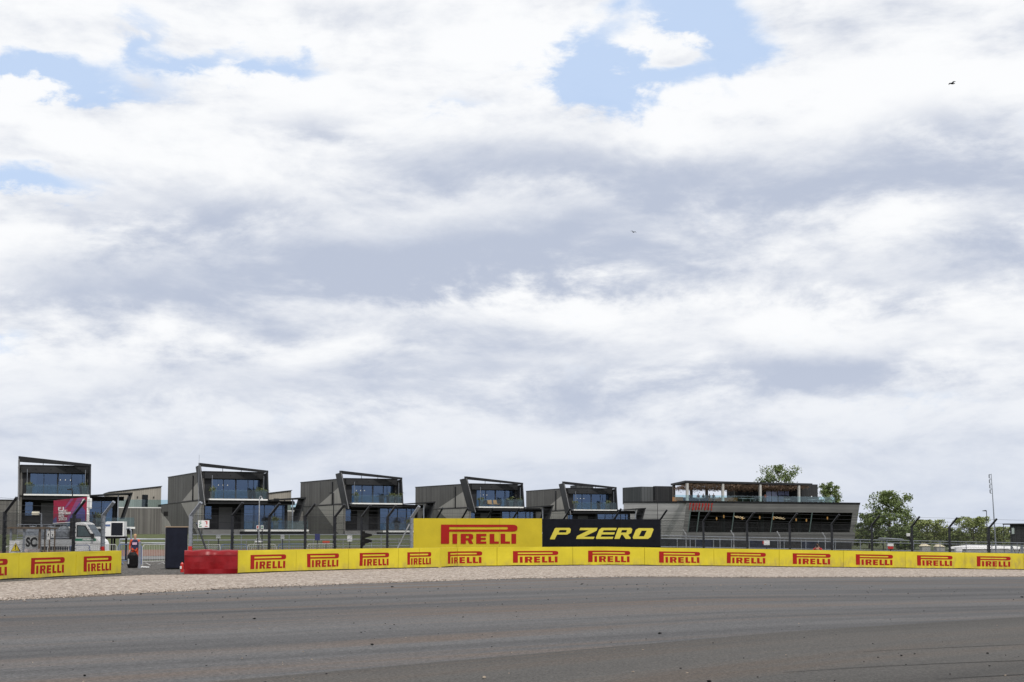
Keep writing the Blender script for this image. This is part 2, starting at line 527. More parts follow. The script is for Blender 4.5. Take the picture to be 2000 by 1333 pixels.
# ------------------------------------------------------------------ mesh helpers
class MB:
    def __init__(self):
        self.v, self.f, self.mi = [], [], []

    def quad(self, *pts, m=0):
        i = len(self.v)
        self.v += [tuple(p) for p in pts]
        self.f.append(tuple(range(i, i + len(pts))))
        self.mi.append(m)
        return self

    def box(self, x0, x1, y0, y1, z0, z1, m=0):
        return self.hexa([(x0, y0, z0), (x1, y0, z0), (x1, y1, z0), (x0, y1, z0),
                          (x0, y0, z1), (x1, y0, z1), (x1, y1, z1), (x0, y1, z1)], m)

    def hexa(self, p, m=0):
        i = len(self.v)
        self.v += [tuple(q) for q in p]
        for f in ((3, 2, 1, 0), (4, 5, 6, 7), (0, 1, 5, 4), (1, 2, 6, 5), (2, 3, 7, 6), (3, 0, 4, 7)):
            self.f.append(tuple(i + k for k in f))
            self.mi.append(m)
        return self

    def prism(self, poly, d, m=0):
        """poly: list of 3D points (planar), d: extrusion vector"""
        i = len(self.v)
        n = len(poly)
        d = Vector(d)
        self.v += [tuple(p) for p in poly] + [tuple(Vector(p) + d) for p in poly]
        self.f.append(tuple(range(i + n - 1, i - 1, -1)))
        self.f.append(tuple(range(i + n, i + 2 * n)))
        self.mi += [m, m]
        for k in range(n):
            self.f.append((i + k, i + (k + 1) % n, i + n + (k + 1) % n, i + n + k))
            self.mi.append(m)
        return self

    def tube(self, a, b, r, n=6, r2=None, m=0):
        a, b = Vector(a), Vector(b)
        r2 = r if r2 is None else r2
        d = (b - a)
        if d.length < 1e-6:
            return self
        d.normalize()
        up = Vector((0, 0, 1)) if abs(d.z) < 0.9 else Vector((1, 0, 0))
        x = d.cross(up).normalized()
        y = d.cross(x)
        i = len(self.v)
        for (p, rr) in ((a, r), (b, r2)):
            for k in range(n):
                t = 2 * math.pi * k / n
                self.v.append(tuple(p + x * (rr * math.cos(t)) + y * (rr * math.sin(t))))
        for k in range(n):
            self.f.append((i + k, i + (k + 1) % n, i + n + (k + 1) % n, i + n + k))
            self.mi.append(m)
        self.f.append(tuple(range(i + n - 1, i - 1, -1)))
        self.f.append(tuple(range(i + n, i + 2 * n)))
        self.mi += [m, m]
        return self

    def path(self, pts, r, n=6, m=0):
        for a, b in zip(pts[:-1], pts[1:]):
            self.tube(a, b, r, n, m=m)
        return self

    def ball(self, c, rx, ry, rz, n=8, m=0, jit=0.0):
        i = len(self.v)
        rows = n // 2
        for j in range(rows + 1):
            ph = math.pi * j / rows
            for k in range(n):
                t = 2 * math.pi * k / n
                q = 1 + random.uniform(-jit, jit)
                self.v.append((c[0] + q * rx * math.sin(ph) * math.cos(t), c[1] + q * ry * math.sin(ph) * math.sin(t), c[2] + q * rz * math.cos(ph)))
        for j in range(rows):
            for k in range(n):
                self.f.append((i + j * n + k, i + (j + 1) * n + k, i + (j + 1) * n + (k + 1) % n, i + j * n + (k + 1) % n))
                self.mi.append(m)
        return self

    def build(self, name, mats, parent=None, smooth=False, bevel=0.0):
        me = bpy.data.meshes.new(name)
        me.from_pydata(self.v, [], self.f)
        if not isinstance(mats, (list, tuple)):
            mats = [mats]
        for q in mats:
            me.materials.append(q)
        if len(mats) > 1:
            me.polygons.foreach_set('material_index', self.mi)
        if smooth:
            me.polygons.foreach_set('use_smooth', [True] * len(me.polygons))
        me.update()
        o = bpy.data.objects.new(name, me)
        C.objects.link(o)
        if parent:
            o.parent = parent
        if bevel:
            b = o.modifiers.new('bevel', 'BEVEL')
            b.width = bevel
            b.segments = 2
            b.limit_method = 'ANGLE'
        return o


def tag(o, label=None, cat=None, group=None, kind=None):
    if label:
        o['label'] = label
    if cat:
        o['category'] = cat
    if group:
        o['group'] = group
    if kind:
        o['kind'] = kind
    return o


def thing(name, label, cat, loc=(0, 0, 0), rz=0.0, group=None):
    o = bpy.data.objects.new(name, None)
    o.empty_display_size = 0.3
    C.objects.link(o)
    o.location = loc
    o.rotation_euler = (0, 0, rz)
    return tag(o, label, cat, group)


def text_mesh(body, size, mat_, name, parent, M, ext=0.004, bold=0.0, shear=0.0, sx=1.0):
    cu = bpy.data.curves.new('t', 'FONT')
    cu.body = body
    cu.size = size
    cu.extrude = ext
    cu.offset = bold
    cu.shear = shear
    cu.align_x = 'CENTER'
    cu.align_y = 'CENTER'
    t = bpy.data.objects.new('t', cu)
    C.objects.link(t)
    dg = bpy.context.evaluated_depsgraph_get()
    me = bpy.data.meshes.new_from_object(t.evaluated_get(dg))
    bpy.data.objects.remove(t)
    me.transform(Matrix.Diagonal((sx, 1, 1, 1)))
    me.transform(M)
    me.materials.clear()
    me.materials.append(mat_)
    o = bpy.data.objects.new(name, me)
    C.objects.link(o)
    if parent:
        o.parent = parent
    return o


FACE = Matrix.Rotation(R(90), 4, 'X')      # text in XY turned upright, facing -Y


def sstep(a, b, x):
    t = max(0.0, min(1.0, (x - a) / (b - a)))
    return t * t * (3 - 2 * t)


def ground_z(x, y):
    d = -0.02 * max(0.0, min(x, 75) - 5.0) if x > 5 else 0.0
    t = (x + 50) * 0.64 - (y - 147) * 0.77
    s = (x + 50) * 0.77 + (y - 147) * 0.64
    bank = 1.55 * sstep(27, 5, t) * (1 - 0.8 * sstep(62, 110, s))
    return d * (1 - sstep(250, 600, y)) + bank * (1 - sstep(300, 700, abs(y) + abs(x)))


def W(px, y, z=None):
    """place on the ground seen at photo column px, y metres away"""
    x = (px - 1000) / F * y
    return Vector((x, y, ground_z(x, y) if z is None else z))


def ZP(py, y):
    """height of something seen at photo row py, y metres away"""
    return CAM_H + (1040 - py) * y / F


# ------------------------------------------------------------------ ground
def axis(pts):
    out = []
    for a, b, n in pts:
        out += [a + (b - a) * i / n for i in range(n)]
    return out + [pts[-1][1]]


def sheet(name, xs, ys, material, dz, zf=ground_z, parent=None):
    v, f = [], []
    for y in ys:
        for x in xs:
            v.append((x, y, zf(x, y) + dz))
    nx = len(xs)
    for j in range(len(ys) - 1):
        for i in range(nx - 1):
            a = j * nx + i
            f.append((a, a + 1, a + nx + 1, a + nx))
    me = bpy.data.meshes.new(name)
    me.from_pydata(v, [], f)
    me.materials.append(material)
    me.polygons.foreach_set('use_smooth', [True] * len(me.polygons))
    o = bpy.data.objects.new(name, me)
    C.objects.link(o)
    if parent:
        o.parent = parent
    return o


tag(sheet('ground', axis([(-5000, -300, 8), (-300, -100, 20), (-100, 120, 110), (120, 400, 25), (400, 5000, 8)]),
          axis([(-600, -20, 10), (-20, 100, 40), (100, 260, 80), (260, 500, 20), (500, 9000, 10)]), GRASS, -0.06),
    kind='structure')


def strip_sheet(name, left, right, material, dz, n=60, m=10, jag=0.0):
    """sheet between two polylines of (x, y), following the ground"""
    def at(pl, t):
        L = [0]
        for a, b in zip(pl[:-1], pl[1:]):
            L.append(L[-1] + math.dist(a, b))
        s = t * L[-1]
        for i in range(len(pl) - 1):
            if s <= L[i + 1] or i == len(pl) - 2:
                k = (s - L[i]) / (L[i + 1] - L[i])
                return (pl[i][0] + (pl[i + 1][0] - pl[i][0]) * k, pl[i][1] + (pl[i + 1][1] - pl[i][1]) * k)
    v, f = [], []
    for i in range(n + 1):
        a, b = at(left, i / n), at(right, i / n)
        for j in range(m + 1):
            x = a[0] + (b[0] - a[0]) * j / m
            y = a[1] + (b[1] - a[1]) * j / m
            if jag and j == 0:
                q = mnoise.noise(Vector((x * 1.3, y * 1.3, 0))) * jag + mnoise.noise(Vector((x * 5, y * 5, 4))) * jag * 0.5
                y += q
            v.append((x, y, ground_z(x, y) + dz))
    for i in range(n):
        for j in range(m):
            a = i * (m + 1) + j
            f.append((a, a + m + 1, a + m + 2, a + 1))
    me = bpy.data.meshes.new(name)
    me.from_pydata(v, [], f)
    me.materials.append(material)
    me.polygons.foreach_set('use_smooth', [True] * len(me.polygons))
    me.update()
    if me.polygons[0].normal.z < 0:
        me.flip_normals()
    o = bpy.data.objects.new(name, me)
    C.objects.link(o)
    return tag(o, kind='structure')


gedge = [(-34.0, 10.0), (-22.0, 22.5), (-13.3, 33.9), (-8.3, 42.0), (0, 50.0), (10.7, 54.8), (25.6, 64.5), (60, 86)]
near = [(-34, -12), (-22, -12), (-10, -12), (0, -12), (20, -12), (40, -12), (70, -12), (95, -12)]
strip_sheet('runoff_asphalt', gedge, near, ASPH, -0.016, 120, 40)
strip_sheet('gravel_trap', gedge, [(-46, 18), (-34, 38), (-24, 52), (-17.6, 63), (-4, 70.2), (8, 73), (24, 79), (60, 94)], GRAVEL, -0.010, 420, 24, 0.28)
strip_sheet('stony_path', [(-23.5, 28), (-17.8, 47.4), (-15.2, 54.4), (-11.9, 54.9), (-10.3, 58.3)], [(-40, 62), (-36, 72), (-30, 80), (-20, 82), (-8, 80)], DIRT, -0.004, 60, 20, 0.35)
# near, coarser asphalt of the circuit, its edge running away to the right
strip_sheet('circuit_asphalt', [(-24, -3.3), (-3.95, 15.2), (0, 18.9), (11.7, 29.7), (60, 74.5)],
            [(-10, -11.5), (8, -11.5), (20, -11.5), (40, -11.5), (92, -11.5)], ASPH2, -0.010, 120, 30)
soil_l, soil_r = [], []
for k in range(13):
    s = -35 + k * 12
    for lst, t in ((soil_l, 24), (soil_r, 52)):
        lst.append((-50 + 0.77 * s + 0.64 * t, 147 + 0.64 * s - 0.77 * t))
strip_sheet('bare_soil_strip', soil_r, soil_l, SOIL, -0.02, 50, 10)
strip_sheet('service_road', [(-70, 78), (-20, 86), (20, 92), (70, 104), (120, 120)], [(-70, 90), (-22, 98), (18, 104), (66, 116), (116, 134)], ROADM, -0.012, 60, 10)


def tyre_mark(p0, p1, wid, bend=0.0):
    a, b = Vector((*p0, 0)), Vector((*p1, 0))
    d = (b - a)
    nrm = Vector((-d.y, d.x, 0)).normalized()
    mb = MB()
    prev = None
    for i in range(25):
        t = i / 24
        c = a + d * t + nrm * (bend * 4 * t * (1 - t))
        w_ = wid * (0.4 + 0.6 * math.sin(math.pi * min(1, t * 1.2 + 0.05)))
        l_, r_ = c + nrm * w_ / 2, c - nrm * w_ / 2
        l_.z = ground_z(l_.x, l_.y) - 0.004
        r_.z = ground_z(r_.x, r_.y) - 0.004
        if prev:
            mb.quad(prev[1], r_, l_, prev[0])
        prev = (l_, r_)
    return tag(mb.build('tyre_mark', MARK), kind='structure')


MARK = mat('rubber_mark', (0.048, 0.046, 0.045), 0.8, var=0.3, scale=2)
for p0, p1, wd, bd in (((5.1, 15.9), (12.5, 19.6), 0.05, 0.1), ((3.4, 16.6), (16, 22.6), 0.04, 0.2), ((5, 19.4), (14, 24.5), 0.03, 0.2)):
    tyre_mark(p0, p1, wd, bd)

# loose rubber crumbs and stones lying on the asphalt
mb = MB()
mb2 = MB()
rnd = random.Random(11)
n_done = 0
while n_done < 480:
    px, py = rnd.uniform(-60, 2060), 1126 + 207 * rnd.random() ** 1.3
    if n_done < 260:                       # the line of marbles along the far side
        py = 1140 + 26 * abs(rnd.gauss(0, 0.5)) + (1000 - min(px, 1000)) * 0.018 - max(0, px - 1000) * 0.006
    y = CAM_H * F / (py - 1040)
    x = (px - 1000) / F * y
    if y > 50 + 0.45 * x - 1.5 or y > 43 + 1.2 * (x + 8):
        n_done += 1
        continue
    g = ground_z(x, y)
    r = rnd.uniform(0.0035, 0.010) * (1.0 + y / 60) * (2.2 if rnd.random() < 0.08 else 1.0)
    tgt = mb2 if rnd.random() < 0.25 else mb
    tgt.ball((x, y, g + r * 0.35), r * rnd.uniform(0.8, 1.8), r, r * 0.55, 6, jit=0.25)
    n_done += 1
tag(mb.build('rubber_crumbs', RUBBER), 'black tyre rubber crumbs scattered over the grey asphalt', 'rubber crumbs', kind='stuff')
tag(mb2.build('loose_stones', mat('pale_stone', (0.33, 0.27, 0.21), 0.9, var=0.3)), 'small pale stones strewn over the grey asphalt', 'stones', kind='stuff')
# raised stones over the gravel trap's front edge
mb = MB()
for k in range(3000):
    t = rnd.random()
    px = -20 + 2040 * t
    e0 = 0.0
    for (x0, y0), (x1, y1) in zip(gedge[:-1], gedge[1:]):
        pa, pb = 1000 + F * x0 / y0, 1000 + F * x1 / y1
        if pa <= px <= pb:
            q = (px - pa) / (pb - pa)
            e0 = y0 + (y1 - y0) * q
    if not e0:
        continue
    y = e0 + rnd.gauss(0, 0.5)
    x = (px - 1000) / F * y
    r = rnd.uniform(0.010, 0.026)
    mb.ball((x, y, ground_z(x, y) + r * 0.3), r * 1.3, r, r * 0.7, 5, jit=0.2)
tag(mb.build('gravel_stones', GRAVEL), 'loose tan stones along the edge of the gravel bed', 'gravel', kind='stuff')

# ------------------------------------------------------------------ barriers with banners
PIR = {
    'rects': [(0.0, 0.107, 0, 0.986), (0.107, 0.93, 0.864, 0.986), (0.107, 0.93, 0.623, 0.736),
              (0.15, 0.211, 0, 0.51), (0.2575, 0.325, 0, 0.51), (0.4596, 0.52, 0, 0.51), (0.52, 0.592, 0.0, 0.115),
              (0.52, 0.585, 0.205, 0.31), (0.52, 0.592, 0.395, 0.51), (0.636, 0.697, 0, 0.51), (0.697, 0.756, 0, 0.115),
              (0.779, 0.84, 0, 0.51), (0.84, 0.902, 0, 0.115), (0.921, 0.983, 0, 0.51)],
    'polys': [[(0.858, 0.736), (0.93, 0.736), (0.93, 0.864), (0.858, 0.864), (0.872, 0.84), (0.876, 0.80), (0.872, 0.76)],
              [(0.93, 0.623), (0.965, 0.632), (0.99, 0.68), (1.0, 0.745), (1.0, 0.865), (0.99, 0.93), (0.965, 0.977), (0.93, 0.986)],
              [(0.325, 0.51), (0.325, 0.42), (0.355, 0.42), (0.364, 0.405), (0.364, 0.305), (0.355, 0.29), (0.325, 0.29), (0.325, 0.19),
               (0.347, 0.19), (0.372, 0.0), (0.4215, 0.0), (0.392, 0.215), (0.415, 0.255), (0.42, 0.30), (0.42, 0.42), (0.412, 0.48), (0.39, 0.51)]]
}


def logo_mesh(mp, cols=0.05):
    """mp(u, v) -> 3D point; returns MB"""
    mb = MB()
    for (x0, x1, y0, y1) in PIR['rects']:
        n = max(1, int((x1 - x0) / cols))
        for k in range(n):
            a, b = x0 + (x1 - x0) * k / n, x0 + (x1 - x0) * (k + 1) / n
            mb.quad(mp(a, y0), mp(b, y0), mp(b, y1), mp(a, y1))
    for poly in PIR['polys']:
        tris = tessellate_polygon([[Vector((p[0], p[1], 0)) for p in poly]])
        for t in tris:
            q = [poly[i] for i in t]
            ar = (q[1][0] - q[0][0]) * (q[2][1] - q[0][1]) - (q[2][0] - q[0][0]) * (q[1][1] - q[0][1])
            if ar < 0:
                q.reverse()
            mb.quad(*[mp(*p) for p in q])
    return mb


BAR_H = 0.972


class Path:
    def __init__(self, pts):
        self.p = [Vector((a, b)) for a, b in pts]
        self.s = [0.0]
        for a, b in zip(self.p[:-1], self.p[1:]):
            self.s.append(self.s[-1] + (b - a).length)

    def at(self, s):
        i = 0
        while i < len(self.s) - 2 and s > self.s[i + 1]:
            i += 1
        k = (s - self.s[i]) / (self.s[i + 1] - self.s[i])
        return self.p[i].lerp(self.p[i + 1], k)

    def nrm(self, s, e=0.35):
        d = (self.at(s + e) - self.at(s - e)).normalized()
        return Vector((d.y, -d.x))          # towards the track

    def of_px(self, px):
        k = (px - 1000) / F
        best = None
        for i in range(len(self.p) - 1):
            a, b = self.p[i], self.p[i + 1]
            den = (b.x - a.x) - k * (b.y - a.y)
            if abs(den) < 1e-9:
                continue
            t = (k * a.y - a.x) / den
            lo = -9 if i == 0 else -1e-6
            hi = 9 if i == len(self.p) - 2 else 1 + 1e-6
            if lo <= t <= hi:
                best = self.s[i] + t * (self.s[i + 1] - self.s[i])
        return best


def pxpath(lst):
    return Path([((px - 1000) / F * y, y) for px, y in lst])


def barrier(name, label, pth, seams, logos, seed):
    a0 = pth.at(0)
    root = thing(name, label, 'barrier', (a0.x, a0.y, ground_z(a0.x, a0.y)))

    def surf(s, z, off):
        p, n = pth.at(s), pth.nrm(s)
        w_ = mnoise.noise(Vector((s * 0.8, z * 0.9, seed))) * 0.032 + mnoise.noise(Vector((s * 2.3, z * 1.2, seed + 5))) * 0.007
        w_ *= 0.5 if z < 0.05 or z > BAR_H - 0.05 else 1.0
        q = p + n * (off + w_)
        return Vector((q.x - a0.x, q.y - a0.y, ground_z(p.x, p.y) - root.location.z + z))
    panels = []
    ss = [pth.of_px(p) for p in seams]
    for i, (s0, s1) in enumerate(zip(ss[:-1], ss[1:])):
        mb = MB()
        g = 0.008
        n = max(2, int((s1 - s0) / 0.25))
        zz = [-0.04, 0.12, 0.30, 0.5, 0.7, 0.88, BAR_H]
        for k in range(n):
            sa, sb = s0 + g + (s1 - s0 - 2 * g) * k / n, s0 + g + (s1 - s0 - 2 * g) * (k + 1) / n
            for za, zb in zip(zz[:-1], zz[1:]):
                mb.quad(surf(sa, za, 0), surf(sb, za, 0), surf(sb, zb, 0), surf(sa, zb, 0))
            mb.quad(surf(sa, BAR_H, 0), surf(sb, BAR_H, 0), surf(sb, BAR_H + 0.004, -0.22), surf(sa, BAR_H + 0.004, -0.22))
            mb.quad(surf(sb, -0.04, -0.22), surf(sa, -0.04, -0.22), surf(sa, BAR_H + 0.004, -0.22), surf(sb, BAR_H + 0.004, -0.22))
        for se, rev in ((s0 + g, False), (s1 - g, True)):
            q = [surf(se, -0.04, -0.22), surf(se, -0.04, 0), surf(se, BAR_H, 0), surf(se, BAR_H + 0.004, -0.22)]
            mb.quad(*(q[::-1] if rev else q))
        panels.append((s0, s1, mb.build('banner_panel', YEL, root)))
    for (pa, pb) in logos:
        sa, sb = pth.of_px(pa), pth.of_px(pb)
        mid = (sa + sb) / 2
        par = [o for (s0, s1, o) in panels if s0 <= mid <= s1]
        if not par:
            continue
        mb = logo_mesh(lambda u, v: surf(sa + (sb - sa) * u, 0.165 + 0.615 * v, 0.009))
        mb.build('logo', LOGO, par[0])
    # thin dark strip along the foot of the barrier
    mb = MB()
    n = int((ss[-1] - ss[0]) / 0.4)
    for k in range(n):
        sa, sb = ss[0] + (ss[-1] - ss[0]) * k / n, ss[0] + (ss[-1] - ss[0]) * (k + 1) / n
        za, zb = (0.03 + 0.03 * mnoise.noise(Vector((q_ * 0.7, seed, 2))) for q_ in (sa, sb))
        mb.quad(surf(sa, -0.05, 0.016), surf(sb, -0.05, 0.016), surf(sb, zb, 0.014), surf(sa, za, 0.014))
    mb.build('foot_strip', RUBBER, root)
    return root


PL = Path([(-20.9, 40.0), (-18.85, 48.2), (-16.53, 55.6)])
barrier('advertising_barrier', 'short yellow barrier with red PIRELLI logos left of the gap', PL,
        [-160, -60, 41, 152, 240], [(-52, 19), (64, 130), (167, 221)], 1.0)
PR = pxpath([(467, 56.0), (533, 57.9), (600, 59.6), (703, 62.1), (796, 64.2), (860, 65.6), (894, 67.2), (945, 67.9), (1000, 68.4), (1145, 69.9),
             (1290, 71.4), (1440, 74.0), (1590, 75.6), (1740, 77.2), (1870, 78.8), (2000, 80.3), (2200, 83.0)])
barrier('advertising_barrier', 'long curving yellow barrier with a row of red PIRELLI logos beside the gravel', PR,
        [467, 580, 682, 779, 820, 894, 971, 1118, 1258, 1393, 1520, 1645, 1765, 1881, 1995, 2110],
        [(491, 560), (601, 663), (703, 761), (796, 843), (875, 942), (1002, 1090), (1148, 1230), (1286, 1366), (1418, 1494), (1546, 1620),
         (1669, 1741), (1788, 1857), (1904, 1970), (2016, 2080)], 2.0)

# big signs standing behind the barrier
yA = 70.6


def big_sign(name, label, pxa, pxb, ya, yb, ztop, zlo, m):
    a, b = W(pxa, ya), W(pxb, yb)
    d = (b - a)
    wid = math.hypot(d.x, d.y)
    root = thing(name, label, 'sign', (a.x, a.y, 0), math.atan2(d.y, d.x))
    mb = MB()
    n = 16
    for k in range(n):
        x0, x1 = wid * k / n, wid * (k + 1) / n
        for j in range(4):
            z0, z1 = zlo + (ztop - zlo) * j / 4, zlo + (ztop - zlo) * (j + 1) / 4
            f = lambda x, z: (x, mnoise.noise(Vector((x * 0.9 + pxa, z, 0))) * 0.012, z)
            mb.quad(f(x0, z0), f(x1, z0), f(x1, z1), f(x0, z1))
    mb.box(0, wid, 0.02, 0.06, zlo, ztop - 0.01)
    mb.build('banner', m, root)
    for k in (1, 2):
        MB().box(wid * k / 3 - 0.006, wid * k / 3 + 0.006, -0.018, 0.0, zlo, ztop - 0.01).build('banner_seam', mat('seam_' + m.name, (0.40, 0.31, 0.02) if m is YEL2 else (0.02, 0.02, 0.025), 0.6), root)
    for k in range(5):
        x = 0.15 + (wid - 0.3) * k / 4
        mb = MB().box(x - 0.04, x + 0.04, 0.065, 0.145, -0.3, ztop - 0.05)
        mb.tube((x, 0.15, ztop * 0.8), (x, 1.1, -0.1), 0.025)
        mb.build('support_post', STEEL, root)
    return root, wid


ZT = ZP(1013, yA)
s1, w1 = big_sign('advertising_sign', 'large yellow sign with a big red PIRELLI logo above the barrier', 808, 1058.5, yA - 0.4, yA + 0.5, ZT, 0.5, YEL2)
lx0, lx1 = w1 * (861 - 808) / 250.5, w1 * (1010 - 808) / 250.5
lz0, lz1 = ZP(1062.3, yA), ZP(1024.6, yA)
logo_mesh(lambda u, v: (lx0 + (lx1 - lx0) * u, -0.022, lz0 + (lz1 - lz0) * v)).build('logo', LOGO, s1)
s2, w2 = big_sign('advertising_sign', 'large black sign with yellow italic P ZERO lettering above the barrier', 1059.3, 1288.5, yA + 0.52, yA + 1.3, ZP(1014.6, yA + 1), 0.5, BLK)
PZL = [([(443, 878), (500, 878), (528, 822), (645, 822), (682, 800), (690, 758), (675, 742), (512, 742), (500, 752)], [(558, 768), (640, 768), (634, 797), (545, 797)]),
       ([(800, 742), (1003, 742), (993, 775), (845, 848), (968, 848), (958, 874), (750, 874), (762, 838), (900, 770), (790, 770)], None),
       ([(1050, 742), (1230, 742), (1220, 770), (1075, 770), (1063, 795), (1208, 795), (1198, 821), (1051, 821), (1040, 848), (1190, 848), (1180, 874), (988, 874), (983, 862), (1022, 765)], None),
       ([(1248, 742), (1400, 742), (1414, 760), (1402, 803), (1365, 824), (1395, 862), (1390, 874), (1335, 874), (1300, 824), (1284, 824), (1262, 874), (1200, 874)], [(1292, 768), (1352, 768), (1344, 798), (1279, 798)]),
       ([(1490, 745), (1655, 745), (1668, 760), (1632, 850), (1600, 874), (1425, 874), (1418, 855), (1455, 765)], [(1525, 775), (1585, 775), (1553, 843), (1492, 843)])]
for outl, hole in PZL:
    def zp(p):
        return (w2 * (p[0] - 358) / 1387, -0.022, ZT - 0.02 - (p[1] - 635) / 6.06 * yA / F)
    loops = [[Vector((p[0], p[1], 0)) for p in outl]]
    flat = list(outl)
    if hole:
        loops.append([Vector((p[0], p[1], 0)) for p in hole])
        flat += hole
    mb = MB()
    for t in tessellate_polygon(loops):
        q = [flat[i] for i in t]
        ar = (q[1][0] - q[0][0]) * (q[2][1] - q[0][1]) - (q[2][0] - q[0][0]) * (q[1][1] - q[0][1])
        if ar > 0:
            q.reverse()
        mb.quad(*[zp(p) for p in q])
    mb.build('letter', PZ, s2)

# red tarpaulin covered tyre barrier at the gap
a, b = W(362.5, 55.35), W(467.8, 55.85)
root = thing('tyre_barrier', 'low barrier under a creased red tarpaulin at the opening', 'barrier', (a.x, a.y, 0), math.atan2(b.y - a.y, b.x - a.x))
wid = math.hypot(b.x - a.x, b.y - a.y) - 0.03
mb = MB()
n, prof = 56, [(-0.0, -0.03), (-0.03, 0.2), (-0.02, 0.5), (-0.03, 0.78), (0.0, 0.90), (0.06, 0.955), (0.16, 0.985), (0.27, 0.965), (0.32, 0.88), (0.33, -0.03)]
rows = []
for k in range(n + 1):
    x = wid * k / n
    row = []
    for (yy, zz) in prof:
        w_ = mnoise.noise(Vector((x * 1.5, zz * 2.8, yy + 3))) * 0.075 + mnoise.noise(Vector((x * 4.5, zz * 3.5, yy))) * 0.028
        row.append((x, yy + w_, zz + (w_ * 0.9 if zz > 0.8 else 0)))
    rows.append(row)
for k in range(n):
    for j in range(len(prof) - 1):
        mb.quad(rows[k][j], rows[k + 1][j], rows[k + 1][j + 1], rows[k][j + 1])
mb.quad(*rows[0])
mb.quad(*rows[-1][::-1])
mb.build('tarpaulin_cover', REDV, root, smooth=True)
mb = MB().tube((0.02, -0.06, 0.80), (wid, -0.05, 0.80), 0.008)
mb.build('lashing_rope', mat('dark_red_rope', (0.2, 0.01, 0.01), 0.8), root)

# ------------------------------------------------------------------ debris fence
def fence(label, posts, ends, group=None, nopanel=(), heavy=()):
    """posts: list of (px, y, dx, dy); ground taken from terrain"""
    p0 = W(posts[0][0], posts[0][1])
    root = thing('debris_fence', label, 'fence', p0)
    base, bend, tip = [], [], []
    for i, (px, y, dx, dy) in enumerate(posts):
        q = W(px, y) - p0
        base.append(q)
        bend.append(q + Vector((0, 0, 2.52)))
        tip.append(q + Vector((dx, dy, 3.08)))
        h = i in heavy
        r = 0.075 if h else 0.055
        mb = MB()
        mb.box(q.x - r, q.x + r, q.y - r, q.y + r, q.z - 0.2, q.z + 2.54)
        mb.tube(bend[-1] - Vector((0, 0, 0.03)), tip[-1], r * 1.25, 4)
        for kz in range(7):
            zz = q.z + 1.05 + kz * 0.22
            mb.box(q.x + r, q.x + r + 0.03, q.y - 0.03, q.y + 0.03, zz, zz + 0.05)
        mb.build('post', STEEL if h else DSTEEL, root)
        if h:
            MB().box(q.x - r - 0.006, q.x + r + 0.006, q.y - r - 0.006, q.y + r + 0.006, q.z - 0.1, q.z + 1.12).build('post_foot_paint', REDP if px < 500 else STEEL, root)
    for i in range(len(base) - 1):
        if i in nopanel:
            continue
        a, b = base[i], base[i + 1]
        d = Vector((b.x - a.x, b.y - a.y, b.z - a.z))
        wl = math.hypot(d.x, d.y)
        z0, z1 = 0.75, 2.5
        hh = z1 - z0
        mb = MB()
        P = lambda s, z: a + d * (s / wl) + Vector((0, 0, z0 + z))
        sp = 0.085
        k = -int(hh / sp) - 1
        while k * sp < wl:
            s0 = k * sp
            # rising line from (s0,0) to (s0+hh,hh)
            lo, hi = max(0, -s0), min(hh, wl - s0)
            if hi > lo + 0.02:
                mb.tube(P(s0 + lo, lo), P(s0 + hi, hi), 0.0052, 3)
                mb.tube(P(s0 + lo, hh - lo), P(s0 + hi, hh - hi), 0.0052, 3)
            k += 1
        mb.build('mesh_panel', WIRE, root)
    for kz in range(6):
        pts = [q + Vector((0.06, 0, 0.95 + kz * 0.31)) for q in base]
        MB().path(pts, 0.007, 4).build('wire', WIRE, root)
    for t in (0.15, 0.5, 0.92):
        pts = [u.lerp(v, t) for u, v in zip(bend, tip)]
        MB().path(pts, 0.006, 4).build('wire', WIRE, root)
    return root


yb = lambda px: PR.at(PR.of_px(px)).y
fence('tall mesh fence with cranked posts behind the short barrier left of the gap',
      [(-110, 45.5, 0.55, -0.3), (11, 50.6, 0.55, -0.3), (146, 55.2, 0.55, -0.3), (203, 57.8, 0.55, -0.3)], None, heavy=(3,))
fence('tall mesh fence with cranked posts between the red tarpaulin and the big yellow sign',
      [(374, 59.0, 0.52, -0.3), (455, 59.4, 0.52, -0.3), (527, 60.6, 0.52, -0.3), (597, 61.8, 0.5, -0.3), (655, 63.0, 0.5, -0.3), (707, 64.3, 0.48, -0.3),
       (757, 65.6, 0.46, -0.3), (804, 67.6, 0.42, -0.3)], None, heavy=(0, 7))
rp = [(853, 72.6), (902, 72.9), (951, 73.2), (1002, 73.4), (1101, 73.9), (1199, 74.4), (1288, 74.9), (1373, 75.6), (1458, 76.5), (1541, 77.4), (1623, 78.2), (1701, 79.0), (1779, 79.9),
      (1852, 80.9), (1929, 82.0), (2006, 83.2), (2090, 84.4)]
fence('tall mesh fence with cranked dark posts behind the black sign and right hand barrier', [(a, b, 0.36, -0.45) for a, b in rp], None)

# ------------------------------------------------------------------ houses along the circuit
def part(mb, name, m, parent, **k):
    return mb.build(name, m, parent, **k)


